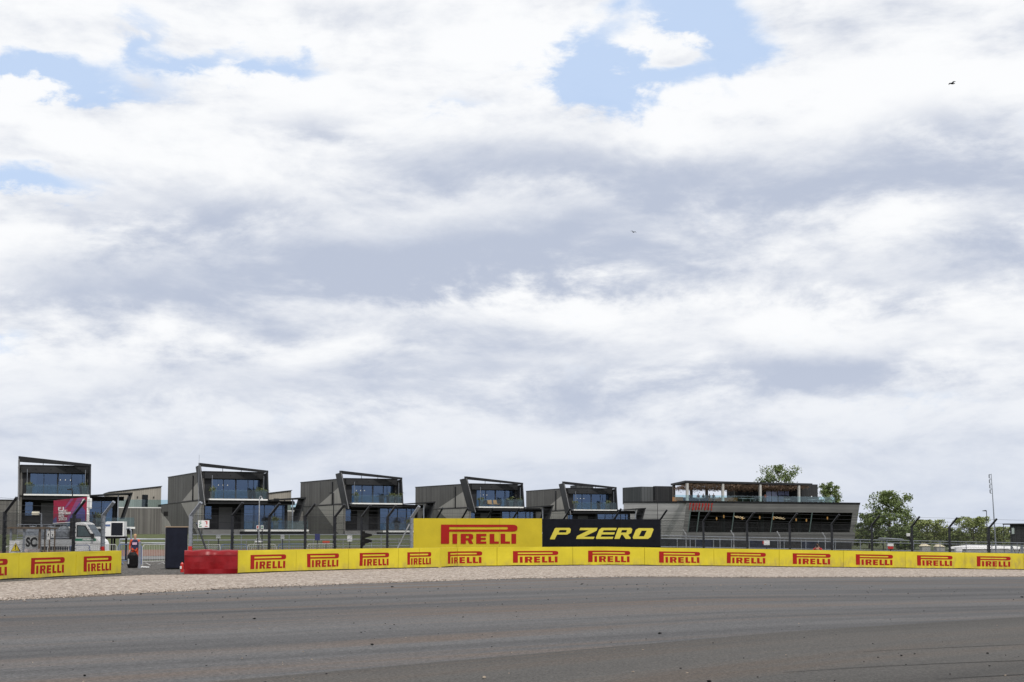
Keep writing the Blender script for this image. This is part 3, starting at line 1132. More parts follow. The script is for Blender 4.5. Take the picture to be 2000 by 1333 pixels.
def planter(label, loc, rz, s=1.0):
    t = thing('planter', label, 'planter', loc, rz, 'potted plants on the house balconies')
    MB().hexa([(-0.2 * s, -0.2 * s, 0), (0.2 * s, -0.2 * s, 0), (0.2 * s, 0.2 * s, 0), (-0.2 * s, 0.2 * s, 0),
               (-0.27 * s, -0.27 * s, 0.85 * s), (0.27 * s, -0.27 * s, 0.85 * s), (0.27 * s, 0.27 * s, 0.85 * s), (-0.27 * s, 0.27 * s, 0.85 * s)]).build('pot', POT, t)
    mb = MB()
    for k in range(90):
        c = Vector((random.gauss(0, 0.22), random.gauss(0, 0.22), 0.92 + abs(random.gauss(0, 0.2)))) * s
        d = Vector((random.uniform(-1, 1), random.uniform(-1, 1), random.uniform(0.1, 1))).normalized() * 0.17 * s
        e = d.cross(Vector((random.uniform(-1, 1), random.uniform(-1, 1), random.uniform(-1, 1)))).normalized() * 0.055 * s
        mb.quad(c - d - e * 0.2, c + e, c + d, c - e)
    mb.build('foliage', LEAFP, t)


ORD = ['leftmost', 'second', 'third', 'fourth', 'fifth']
HB = [  # slab corner px, row, distance, rotation, wall length, plus lower wall stretch
    (177.5, 966.5, 147.0, R(22), 11.4),
    (525.4, 975.6, 156.5, R(24.5), 23.6),
    (788.0, 983.6, 174.0, R(24.5), 21.7),
    (1024.5, 990.6, 186.5, R(24.0), 22.8),
    (1206.5, 995.8, 200.0, R(15.5), 22.4)]
WU = 7.35


def house(i):
    px, py, Yd, a, L = HB[i]
    nm = ORD[i]
    zs = ZP(py, Yd)
    corner = Vector(((px - 1000) / F * Yd, Yd, zs))
    U = Vector((math.cos(a), math.sin(a), 0))
    V = Vector((-math.sin(a), math.cos(a), 0))
    O = corner - U * WU + V * 2.6
    gz = -zs + 0.6                       # local height of the ground under the house
    root = thing('house', f'{nm} dark two storey trackside house from the left, with slanted balcony frame', 'house', O, a, 'trackside houses in a row')
    # upper storey shell
    RF, RB = 3.22, 3.45
    mb = MB().prism([(0, 0.0, -0.1), (0, L, -0.1), (0, L, RB), (0, 0.0, RF)], (0.22, 0, 0))
    part(mb, 'side_wall', CLAD_D, root)
    mb = MB().prism([(WU - 0.22, 0.0, -0.1), (WU - 0.22, L, -0.1), (WU - 0.22, L, RB), (WU - 0.22, 0.0, RF)], (0.22, 0, 0))
    part(mb, 'side_wall', CLAD_D, root)
    part(MB().box(0.22, WU - 0.22, L - 0.22, L, -0.1, RB - 0.02), 'rear_wall', CLAD_D, root)
    mb = MB().prism([(-0.06, -0.55, RF + 0.004), (-0.06, L + 0.06, RB + 0.004), (-0.06, L + 0.06, RB + 0.10), (-0.06, -0.55, RF + 0.10)], (WU + 0.12, 0, 0))
    rf = part(mb, 'roof', CHAR, root)
    if i == 4:
        part(MB().box(2.2, 5.0, 2.0, 5.0, RF + 0.1, RF + 0.62), 'plant_unit', GREYCL, rf)
    # pale slanted fields, 8 mm proud of the darker boards
    part(MB().prism([(-0.008, 0.55 * L, 0.02), (-0.008, 0.06, 0.02), (-0.008, 0.06, 2.75)][::-1], (0.007, 0, 0)), 'pale_field', CLAD_L, root)
    low = -zs + 1.2
    part(MB().prism([(-0.098, 0.56 * L, -0.22), (-0.098, 0.0, -0.22), (-0.098, 0.0, low), (-0.098, 0.06 * L, low)][::-1], (0.007, 0, 0)), 'pale_field', CLAD_L, root)
    L2 = 1.7 * L
    part(MB().prism([(-0.098, L2, -0.35), (-0.098, 1.35 * L, -0.35), (-0.098, 0.93 * L, -2.5), (-0.098, 0.7 * L, low), (-0.098, L2, low)], (0.007, 0, 0)), 'pale_field', CLAD_L, root)
    part(MB().tube((-0.07, 0.24 * L, -0.1), (-0.07, 0.24 * L, RF - 0.2), 0.10, 6), 'downpipe', CHAR, root)
    for fr_ in (0.27, 0.52, 0.77):
        part(MB().box(-0.012, -0.001, fr_ * L - 0.03, fr_ * L + 0.03, -0.08, RF - 0.05), 'panel_joint', CHAR, root)
    # lower storey: long side wall, floor plate and right wing
    mb = MB().box(-0.09, 0.2, 0.0, L2, -zs + 0.4, -0.16)
    part(mb, 'lower_side_wall', CLAD_D, root)
    part(MB().box(-0.15, 0.25, -0.1, L2 + 0.05, -0.155, -0.105), 'ledge', CHAR, root)
    part(MB().box(-0.115, -0.098, 0.96 * L, 1.10 * L, -1.75, -1.15), 'vent', BLACKP, root)
    part(MB().box(0.2, 11.2, L2 - 0.3, L2, -zs + 0.4, -0.2), 'lower_rear_wall', CLAD_D, root)
    part(MB().box(0.26, 11.3, 0.6, L2, -0.20, -0.11), 'floor_plate', CHAR, root)
    # interior of the upper room
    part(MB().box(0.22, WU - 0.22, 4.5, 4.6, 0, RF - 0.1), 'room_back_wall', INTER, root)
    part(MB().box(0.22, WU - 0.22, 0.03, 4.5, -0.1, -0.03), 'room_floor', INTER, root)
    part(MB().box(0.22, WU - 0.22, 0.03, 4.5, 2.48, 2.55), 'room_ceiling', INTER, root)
    # glazing
    g0, g1, gt = 0.98, 6.92, 2.42
    fas = MB().box(0.10, WU - 0.1, -0.5, 0.0, 2.45, RF - 0.004)
    part(fas, 'fascia', CHAR2, root)
    for k in range(4):
        x = g0 + 0.6 + k * (g1 - g0 - 1.2) / 3
        part(MB().tube((x, -0.515, 2.83), (x, -0.50, 2.83), 0.07, 8), 'downlight', BLACKP, root)
    part(MB().box(0.22, g0 - 0.06, -0.02, 0.10, 0, 2.45), 'front_pier', CHAR, root)
    part(MB().box(g1 + 0.06, WU - 0.22, -0.02, 0.10, 0, 2.45), 'front_pier', CHAR, root)
    def window(u0, u1, w0, w1, v, n, thick=None):
        mb = MB()
        mb.box(u0 - 0.06, u1 + 0.06, v - 0.02, v + 0.08, w0 - 0.0, w0 + 0.07)
        mb.box(u0 - 0.06, u1 + 0.06, v - 0.02, v + 0.08, w1 - 0.07, w1)
        pw = (u1 - u0) / n
        for k in range(n + 1):
            hw = 0.055 if k in (0, n) else (0.085 if (thick and k in thick) else 0.035)
            x = u0 + pw * k
            mb.box(x - hw, x + hw, v - 0.024, v + 0.084, w0 + 0.002, w1 - 0.002)
        wobj = part(mb, 'window', CHAR, root)
        for k in range(n):
            x0, x1 = u0 + pw * k + 0.03, u0 + pw * (k + 1) - 0.03
            tl = random.uniform(-0.012, 0.012)
            MB().quad((x0, v + 0.03 + tl, w0 + 0.05), (x1, v + 0.03 - tl, w0 + 0.05), (x1, v + 0.03 - tl, w1 - 0.05), (x0, v + 0.03 + tl, w1 - 0.05)).build('pane', WGLASS, wobj)
    window(g0, g1, 0.0, gt, 0.0, 4, (2,))
    for (c0, c1) in ((g0 + 0.05, g0 + 0.75), (g1 - 0.6, g1 - 0.05)):
        mb = MB()
        n = 10
        for k in range(n):
            x0, x1 = c0 + (c1 - c0) * k / n, c0 + (c1 - c0) * (k + 1) / n
            y0, y1 = 0.30 + 0.05 * (k % 2), 0.30 + 0.05 * ((k + 1) % 2)
            mb.quad((x0, y0, 0), (x1, y1, 0), (x1, y1, 2.4), (x0, y0, 2.4))
        part(mb, 'curtain', CURT, root)
    for k in range(3):
        part(MB().ball((2.2 + 0.55 * k + (2.1 if i == 0 else 0.0), 1.6, 1.75), 0.05, 0.05, 0.05, 8), 'ceiling_lamp', LED, root)
    # balcony
    part(MB().box(0.3, WU - 0.14, -2.6, -0.03, -0.17, 0.0), 'balcony_slab', WHITE, root)
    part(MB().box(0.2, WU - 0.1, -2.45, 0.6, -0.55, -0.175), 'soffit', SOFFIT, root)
    part(MB().box(0.55, WU - 0.16, -2.54, -2.52, 0.02, 1.05), 'glass_balustrade', BGLASS, root)
    for x in (0.62, 6.75):
        part(MB().tube((x, -2.45, 0), (x, -2.45, 2.75), 0.03, 6), 'tie_rod', STEEL, root)
    # slanted frame: left fin raking backwards, beam running across to the upright right fin
    bt = 0.60 if i == 0 else 0.36
    part(MB().hexa([(-0.24, -2.62, -0.78), (-0.10, -2.62, -0.78), (-0.10, 0.05, -0.62), (-0.24, 0.05, -0.62),
                    (-0.24, 0.75, 4.10), (-0.10, 0.75, 4.10), (-0.10, 3.35, 4.0), (-0.24, 3.35, 4.0)]), 'frame_fin', CHAR2, root)
    part(MB().hexa([(-0.25, -2.65, -0.80), (-0.20, -2.65, -0.80), (-0.20, -2.625, -0.80), (-0.25, -2.625, -0.80),
                    (-0.25, 0.72, 4.1), (-0.20, 0.72, 4.1), (-0.20, 0.745, 4.1), (-0.25, 0.745, 4.1)]), 'lit_fin_edge', mat('lit_edge_grey', (0.17, 0.17, 0.18), 0.5), root)  # lighter strip painting in the sunlit front edge of the fin
    part(MB().hexa([(WU - 0.13, -2.62, -0.18), (WU + 0.02, -2.62, -0.18), (WU + 0.02, 0.05, -0.18), (WU - 0.13, 0.05, -0.18),
                    (WU - 0.13, -2.05, 3.20), (WU + 0.02, -2.05, 3.20), (WU + 0.02, 0.05, 3.1), (WU - 0.13, 0.05, 3.1)]), 'frame_fin', CHAR2, root)
    part(MB().hexa([(-0.26, 0.70, 4.34 - bt), (WU + 0.03, -2.07, 3.17), (WU + 0.03, -1.5, 3.19), (-0.26, 1.5, 4.32 - bt),
                    (-0.26, 0.70, 4.34), (WU + 0.03, -2.07, 3.44), (WU + 0.03, -1.5, 3.46), (-0.26, 1.5, 4.36)]), 'top_beam', CHAR, root)
    for x in (2.35, 4.45):
        zt = 4.12 - (x + 0.26) * 0.118
        vb = 0.95 - (x + 0.26) * 0.36
        part(MB().tube((x, max(vb, -0.4), RF), (x, vb, zt), 0.035, 6), 'beam_prop', CHAR, root)
    # ground floor
    fl = -3.62
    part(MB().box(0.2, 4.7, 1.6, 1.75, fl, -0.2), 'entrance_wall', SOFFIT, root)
    window(0.55, 1.45, fl + 1.2, -0.75, 1.5, 1)
    part(MB().box(2.3, 3.9, 1.52, 1.6, fl, -0.9), 'entrance_door', mat('grey_door', (0.10, 0.10, 0.105), 0.5, var=0.1), root)
    part(MB().box(4.62, 4.86, -0.15, 1.6, fl, -0.2), 'front_pier', CHAR, root)
    window(4.95, 10.0, fl, -0.62, 0.0, 4)
    part(MB().box(4.86, 11.2, -0.1, 0.0, -0.62, -0.2), 'fascia', SOFFIT, root)
    part(MB().box(4.86, 10.9, 3.6, 3.7, fl, -0.2), 'room_back_wall', INTER, root)
    part(MB().box(10.08, 10.3, -0.1, 3.7, fl, -0.2), 'front_pier', CHAR, root)
    for (c0, c1) in ((5.05, 6.1), (9.1, 9.85)):
        mb = MB()
        for k in range(10):
            x0, x1 = c0 + (c1 - c0) * k / 10, c0 + (c1 - c0) * (k + 1) / 10
            mb.quad((x0, 0.3 + 0.05 * (k % 2), fl), (x1, 0.3 + 0.05 * ((k + 1) % 2), fl), (x1, 0.3 + 0.05 * ((k + 1) % 2), -0.65), (x0, 0.3 + 0.05 * (k % 2), -0.65))
        part(mb, 'curtain', CURT, root)
    part(MB().hexa([(WU + 0.05, -2.7, -0.16), (11.9, -2.7, 0.12), (11.9, 0.3, 0.06), (WU + 0.05, 0.3, -0.16),
                    (WU + 0.05, -2.7, -0.04), (11.9, -2.7, 0.30), (11.9, 0.3, 0.2), (WU + 0.05, 0.3, -0.04)]), 'wing_canopy', CHAR, root)
    part(MB().hexa([(10.85, -2.6, fl + 0.9), (11.05, -2.6, fl + 0.9), (11.05, 0.4, fl + 0.9), (10.85, 0.4, fl + 0.9),
                    (11.7, -2.6, 0.1), (11.88, -2.6, 0.1), (11.88, 0.4, 0.05), (11.7, 0.4, 0.05)]), 'wing_fin', CHAR2, root)
    part(MB().box(10.3, 10.42, -2.3, -2.18, fl, 0.0), 'wing_post', STEEL, root)
    part(MB().box(4.4, 12.2, -3.0, 0.3, fl - 0.22, fl), 'terrace_slab', WHITE, root)
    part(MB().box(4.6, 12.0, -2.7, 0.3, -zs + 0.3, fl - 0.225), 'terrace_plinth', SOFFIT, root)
    part(MB().box(4.5, 12.1, -2.94, -2.92, fl + 0.02, fl + 1.05), 'glass_balustrade', BGLASS, root)
    part(MB().box(0.0, 4.4, -0.4, 1.6, -zs + 0.3, fl), 'entrance_step', mat('grey_paving', (0.2, 0.2, 0.2), 0.85), root)
    if i == 0:
        part(MB().box(-9.0, -0.095, 9.5, 16, -zs + 0.4, -0.42), 'side_wing_wall', CLAD_D, root)
        part(MB().prism([(-9.0, 9.492, -0.9), (-9.0, 9.492, low), (-1.2, 9.492, low)], (0, 0.007, 0)), 'pale_field', CLAD_L, root)
        part(MB().box(-9.1, -0.16, 9.4, 16.1, -0.415, -0.36), 'side_wing_coping', CHAR, root)
    if i < 4:
        u0, u1, v0, v1 = 12.3, 19.3, 32.0, 40.0
        mb = MB().prism([(u0, v0, -zs + 0.5), (u1, v0, -zs + 0.5), (u1, v0, 2.15), (u0, v0, 1.25)], (0, v1 - v0, 0))
        part(mb, 'rear_block', CLAD_B, root)
        mb = MB().prism([(u0 - 0.1, v0 - 0.15, 1.245), (u1 + 0.1, v0 - 0.15, 2.17), (u1 + 0.1, v0 - 0.15, 2.27), (u0 - 0.1, v0 - 0.15, 1.345)], (0, v1 - v0 + 0.3, 0))
        part(mb, 'rear_roof', CHAR, root)
        part(MB().box(u0 + 4.4, u0 + 5.2, v0 - 0.03, v0, -0.75, 1.0), 'rear_door', INTER, root)
        for x in (3.7, 5.9):
            part(MB().box(u0 + x, u0 + x + 0.16, v0 - 0.12, v0, 0.55, 0.75), 'wall_lamp', CHAR, root)
        part(MB().box(u0 - 1, u1 + 4.2, v0 - 2.4, v0 - 0.2, -zs + 0.5, -0.93), 'rear_terrace_wall', CLAD_D, root)
        part(MB().box(u0 - 1, u1 + 0.2, v0 - 2.45, v0 - 2.1, -0.925, -0.78), 'terrace_coping', WHITE, root)
        part(MB().box(u0 - 1, u1 + 8.0, v0 - 2.3, v0 - 2.28, -0.77, 0.25), 'glass_balustrade', BGLASS, root)
    # potted plants standing on the balcony
    spots = {0: [(0.95, 'left'), (6.7, 'right')], 1: [(0.75, 'left'), (6.2, 'right'), (6.85, 'far right')], 2: [(1.0, 'left'), (5.9, 'right'), (6.9, 'far right')],
             3: [(0.85, 'left'), (5.5, 'right'), (6.85, 'far right')], 4: [(0.7, 'left'), (5.9, 'right')]}[i]
    for (u, side) in spots:
        q = O + U * u + V * (-2.05)
        planter(f'grey planter with bushy plant at the {side} end of the {nm} house balcony', (q.x, q.y, zs), a)
    q = O + U * 8.3 + V * (-2.3)
    planter(f'grey planter with leafy plant on the ground floor terrace of the {nm} house', (q.x, q.y, zs + fl), a, 1.15)
    if i == 3:
        for k, u in enumerate((2.55, 3.5)):
            q = O + U * u + V * (-1.5)
            t = thing('balcony_chair', ('left' if k == 0 else 'right') + ' wooden lounge chair on the fourth house balcony', 'chair', (q.x, q.y, zs), a + 0.3 * k, 'balcony chairs')
            MB().box(-0.33, 0.33, -0.3, 0.3, 0.34, 0.42).build('seat', WOOD, t)
            MB().hexa([(-0.33, 0.25, 0.42), (0.33, 0.25, 0.42), (0.33, 0.31, 0.42), (-0.33, 0.31, 0.42), (-0.33, 0.42, 0.95), (0.33, 0.42, 0.95), (0.33, 0.48, 0.95), (-0.33, 0.48, 0.95)]).build('backrest', WOOD, t)
            for sx in (-0.28, 0.28):
                for sy in (-0.25, 0.25):
                    MB().box(sx - 0.025, sx + 0.025, sy - 0.025, sy + 0.025, 0, 0.34).build('leg', CHAR, t)
    return O, a, zs


HOUSES = [house(i) for i in range(5)]

# ------------------------------------------------------------------ club building with roof terrace
CO = Vector((29.05, 225.0, 0))
CA = math.atan2(15, 33.9)
CU = Vector((math.cos(CA), math.sin(CA), 0))
CV = Vector((-math.sin(CA), math.cos(CA), 0))


def cu(px, v):
    k = (px - 1000) / F
    return (k * (CO.y + v * CV.y) - CO.x - v * CV.x) / (CU.x - k * CU.y)


club = thing('clubhouse', 'long grey clubhouse with leaning glazed front, red FOURPURE letters and roof terrace', 'building', CO, CA)
LEN = 36.6
lean = lambda z: -0.26 * z


def slab(u0, u1, z0, z1, t, name, m, du0=0.0, du1=0.0):
    """piece of the leaning front between heights z0 and z1"""
    p = [(u0, lean(z0), z0), (u1, lean(z0), z0), (u1, lean(z0) + t, z0), (u0, lean(z0) + t, z0),
         (u0 + du0, lean(z1), z1), (u1 + du1, lean(z1), z1), (u1 + du1, lean(z1) + t, z1), (u0 + du0, lean(z1) + t, z1)]
    return MB().hexa(p).build(name, m, club)


slab(0.0, LEN, -0.8, 1.75, 0.3, 'front_wall_base', CLAD_H2)
slab(0.0, LEN, 5.27, 6.72, 0.3, 'front_wall_top', CLAD_H2)
slab(0.0, 1.0, 1.753, 5.267, 0.3, 'front_wall_end', CLAD_H2)
slab(LEN - 1.3, LEN, 1.753, 5.267, 0.3, 'front_wall_end', CLAD_H2)
slab(-1.6, LEN + 0.1, 6.725, 7.12, 0.5, 'parapet_band', CHAR)
MB().prism([(0.0, 0.2, -0.8), (0.0, lean(6.72), 6.72), (-4.7, 11.9, 7.0), (-4.7, 11.9, -0.8)], (0.12, 0.25, 0)).build('side_wall', CLAD_H, club)
MB().prism([(-0.05, lean(6.9) - 0.02, 6.725), (-4.75, 11.9, 7.005), (-4.75, 11.9, 7.2), (-0.05, lean(7.1) - 0.02, 7.05)], (0.2, 0.3, 0)).build('side_coping', CHAR, club)
MB().box(-4.5, LEN - 0.2, 11.9, 12.2, -0.8, 7.0).build('rear_wall', CLAD_H, club)
MB().hexa([(LEN - 0.3, 0.3, -0.8), (LEN, 0.3, -0.8), (LEN, 12, -0.8), (LEN - 0.3, 12, -0.8), (LEN - 0.3, -1.35, 6.7), (LEN, -1.35, 6.7), (LEN, 12, 6.7), (LEN - 0.3, 12, 6.7)]).build('side_wall', CLAD_H2, club)
MB().prism([(0.1, -1.3, 6.73), (LEN - 0.2, -1.3, 6.73), (LEN - 0.2, 11.8, 6.73), (-4.3, 11.8, 6.73)], (0, 0, 0.17)).build('terrace_deck', GREYB, club)
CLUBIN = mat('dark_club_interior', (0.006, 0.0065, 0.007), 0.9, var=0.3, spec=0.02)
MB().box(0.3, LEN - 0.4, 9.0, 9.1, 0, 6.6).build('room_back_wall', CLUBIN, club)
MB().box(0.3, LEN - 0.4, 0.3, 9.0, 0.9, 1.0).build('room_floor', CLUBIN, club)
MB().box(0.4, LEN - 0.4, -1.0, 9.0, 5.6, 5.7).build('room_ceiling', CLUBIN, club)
cuts = [1.0] + [cu(p, -1) for p in (1363, 1431, 1507, 1583)] + [LEN - 1.3]
for k, (u0, u1) in enumerate(zip(cuts[:-1], cuts[1:])):
    wobj = MB().hexa([(u0 - 0.08, lean(1.76) - 0.03, 1.76), (u0 + 0.08, lean(1.76) - 0.03, 1.76), (u0 + 0.08, lean(1.76) + 0.15, 1.76), (u0 - 0.08, lean(1.76) + 0.15, 1.76),
                      (u0 - 0.08, lean(5.26) - 0.03, 5.26), (u0 + 0.08, lean(5.26) - 0.03, 5.26), (u0 + 0.08, lean(5.26) + 0.15, 5.26), (u0 - 0.08, lean(5.26) + 0.15, 5.26)]
                     ).build('window', mat('green_grey_mullion', (0.12, 0.17, 0.17), 0.4), club)
    MB().quad((u0 + 0.09, lean(1.77) + 0.05, 1.77), (u1 - 0.09, lean(1.77) + 0.05, 1.77), (u1 - 0.09, lean(5.25) + 0.05, 5.25), (u0 + 0.09, lean(5.25) + 0.05, 5.25)).build('pane', DGLASS, wobj)
for px, py in ((1345, 1011), (1413, 1010), (1449, 1013), (1483, 1012), (1510, 1013), (1554, 1016), (1574, 1017), (1615, 1013), (1399, 1014)):
    v = random.uniform(1.0, 3.0)
    u = cu(px, v)
    zz = ZP(py, 231 + u * 0.4)
    mb = MB().ball((u, v, zz), 0.14, 0.14, 0.30, 8)
    o = mb.build('pendant_lamp', LAMP, club, smooth=True)
    MB().tube((u, v, zz + 0.4), (u, v, 5.6), 0.015, 4).build('lamp_cord', BLACKP, o)
for px0, px1, py in ((1433, 1452, 1008), (1510, 1530, 1009)):
    mb = MB()
    for row in range(2):
        pts = []
        for k in range(7):
            p = px0 + (px1 - px0) * (k + row * 0.7) / 6
            v = 1.2 + 0.3 * (k % 2)
            pts.append((cu(p, v), v, ZP(py + row * 2.2 + (1.4 if k % 2 else 0) + k * 0.35, 232)))
        mb.path(pts, 0.028, 4)
    mb.build('zigzag_light', LED, club)
for px in (1488, 1560, 1412):
    u = cu(px, 5)
    MB().box(u - 0.4, u + 0.4, 5, 5.8, 1.0, 5.6).build('interior_column', mat('teal_column', (0.07, 0.11, 0.11), 0.6), club)
for px in (1366, 1377, 1388, 1456, 1468, 1530, 1545, 1600, 1612):
    u = cu(px, 2.5)
    mb = MB().box(u - 0.35, u + 0.35, 2.3, 3.0, 1.68, 1.74).tube((u, 2.65, 1.0), (u, 2.65, 1.68), 0.04)
    mb.tube((u, 2.65, 1.74), (u, 2.65, 2.0), 0.05, 6, 0.03)
    mb.build('table', mat('pale_table', (0.35, 0.33, 0.30), 0.5), club)
# sign letters
um = cu(1366, -1.7)
for k, ch in enumerate('FOURPURE'):
    u = cu(1344.5 + 6.05 * k + 3, -1.75)
    Mx = Matrix.Translation((u, lean(6.0) - 0.10, 6.05)) @ Matrix.Rotation(R(14.5), 4, 'X') @ FACE
    text_mesh(ch, 1.75, mat('red_sign_letter', (0.5, 0.015, 0.012), 0.4, var=0.05), 'sign_letter', club, Mx, 0.05, 0.012, 0.12, 0.27)
# dark boxes on the roof
MB().box(cu(1247, 14), cu(1318, 13), 13.0, 20.0, 6.9, 10.0).build('roof_box', GREYCL, club)
MB().box(cu(1281, 12), cu(1318, 12), 12.2, 12.98, 6.9, 10.1).build('roof_box_shaded_face', BLACKCL, club)  # black sheet painting the box's shaded face; the lit face stays greyer
ur = cu(1565, 4)
MB().box(ur, cu(1597, 4), 4.0, 11.5, 6.9, 10.55).build('roof_room', BLACKCL, club)
MB().box(cu(1440, 8), ur, 8.0, 11.5, 6.9, 10.3).build('roof_room_wall', BLACKCL, club)
MB().box(ur + 2.1, ur + 2.3, 3.9, 4.0, 8.2, 8.4).build('wall_lamp', WHITE, club)
for p0, p1, z0, z1 in ((1496.5, 1506, 6.95, 9.4), (1507.5, 1518, 6.95, 9.4), (1520, 1531, 8.5, 9.4), (1532.5, 1543.5, 8.5, 9.4), (1520.5, 1530, 6.95, 8.4)):
    wobj = MB().box(cu(p0, 7.9) - 0.07, cu(p1, 7.9) + 0.07, 7.93, 7.99, z0, z1 + 0.07).build('terrace_window', CHAR, club)
    MB().box(cu(p0, 7.9), cu(p1, 7.9), 7.88, 7.92, z0 + 0.05, z1).build('pane', LAVG, wobj)
# pergola
v0, v1 = 0.6, 9.5
ua, ub = cu(1342, v0) - 0.4, ur - 0.05
MB().prism([(ua, v0, 10.35), (ub, v0, 10.25), (ub, v1, 10.45), (cu(1310, v1), v1, 10.15)], (0, 0, 0.32)).build('pergola_roof', CHAR2, club)
mb = MB()
rr = random.Random(5)
for k in range(9500):
    v = rr.uniform(v0 + 0.2, v1 - 0.3)
    u = rr.uniform(ua + (cu(1310, v1) - ua) * (v - v0) / (v1 - v0) + 0.25, ub - 0.2)
    z = 10.22 - abs(rr.gauss(0, 0.22)) - 0.012 * (v - v0) * 6
    d = Vector((rr.uniform(-1, 1), rr.uniform(-1, 1), rr.uniform(-0.5, 0.5))).normalized() * rr.uniform(0.08, 0.2)
    e = d.cross(Vector((rr.uniform(-1, 1), rr.uniform(-1, 1), rr.uniform(-1, 1)))).normalized() * 0.035
    c = Vector((u, v, z))
    mb.quad(c - d - e, c + d - e, c + d + e, c - d + e)
tag(mb.build('brushwood_ceiling', TWIG, club), kind='stuff')
for px in (1342, 1411.5, 1484.5, 1560):
    u = cu(px, v0 + 0.3)
    MB().box(u - 0.2, u + 0.2, v0 + 0.1, v0 + 0.5, 6.9, 10.24).build('column', CONC, club, bevel=0.03)
for px in (1316, 1350, 1380, 1436):
    u = cu(px, v1 - 0.6)
    MB().box(u - 0.2, u + 0.2, v1 - 0.8, v1 - 0.4, 6.9, 10.34).build('column', mat('brown_column', (0.13, 0.115, 0.10), 0.8), club)
MB().box(cu(1308, 0), cu(1620, 0), -1.55, -1.53, 7.13, 8.1).build('glass_balustrade', BGLASS, club)
for p0, p1 in ((1320, 1334), (1385, 1412), (1413, 1440)):
    MB().box(cu(p0, 5), cu(p1, 5), 5.0, 6.2, 6.9, 7.95).build('timber_bench', WOOD, club)
MB().box(cu(1334, 5), cu(1384, 5), 5.2, 6.0, 6.9, 7.9).build('blue_bench', mat('blue_bench', (0.05, 0.07, 0.12), 0.7), club)
for px in (1365, 1395, 1450, 1465, 1535, 1585, 1600):
    u = cu(px, 0.2)
    MB().box(u - 0.6, u + 0.6, -0.3, 0.5, 7.62, 7.68).tube((u, 0.1, 6.9), (u, 0.1, 7.62), 0.05).build('terrace_table', GREYB, club)


# ------------------------------------------------------------------ people
def skin_mesh(name, verts, edges, rad, m, parent, root_i=0, sub=1):
    me = bpy.data.meshes.new(name)
    me.from_pydata(verts, edges, [])
    o = bpy.data.objects.new(name, me)
    C.objects.link(o)
    sk = o.modifiers.new('skin', 'SKIN')
    sk.use_smooth_shade = True
    ly = me.skin_vertices[0].data
    for i, r in enumerate(rad):
        ly[i].radius = r if isinstance(r, tuple) else (r, r)
        ly[i].use_root = (i == root_i)
    ss = o.modifiers.new('sub', 'SUBSURF')
    ss.levels = sub
    ss.render_levels = sub
    dg = bpy.context.evaluated_depsgraph_get()
    dg.update()
    me2 = bpy.data.meshes.new_from_object(o.evaluated_get(dg))
    o.modifiers.clear()
    o.data = me2
    bpy.data.meshes.remove(me)
    me2.materials.clear()
    me2.materials.append(m)
    o.parent = parent
    return o


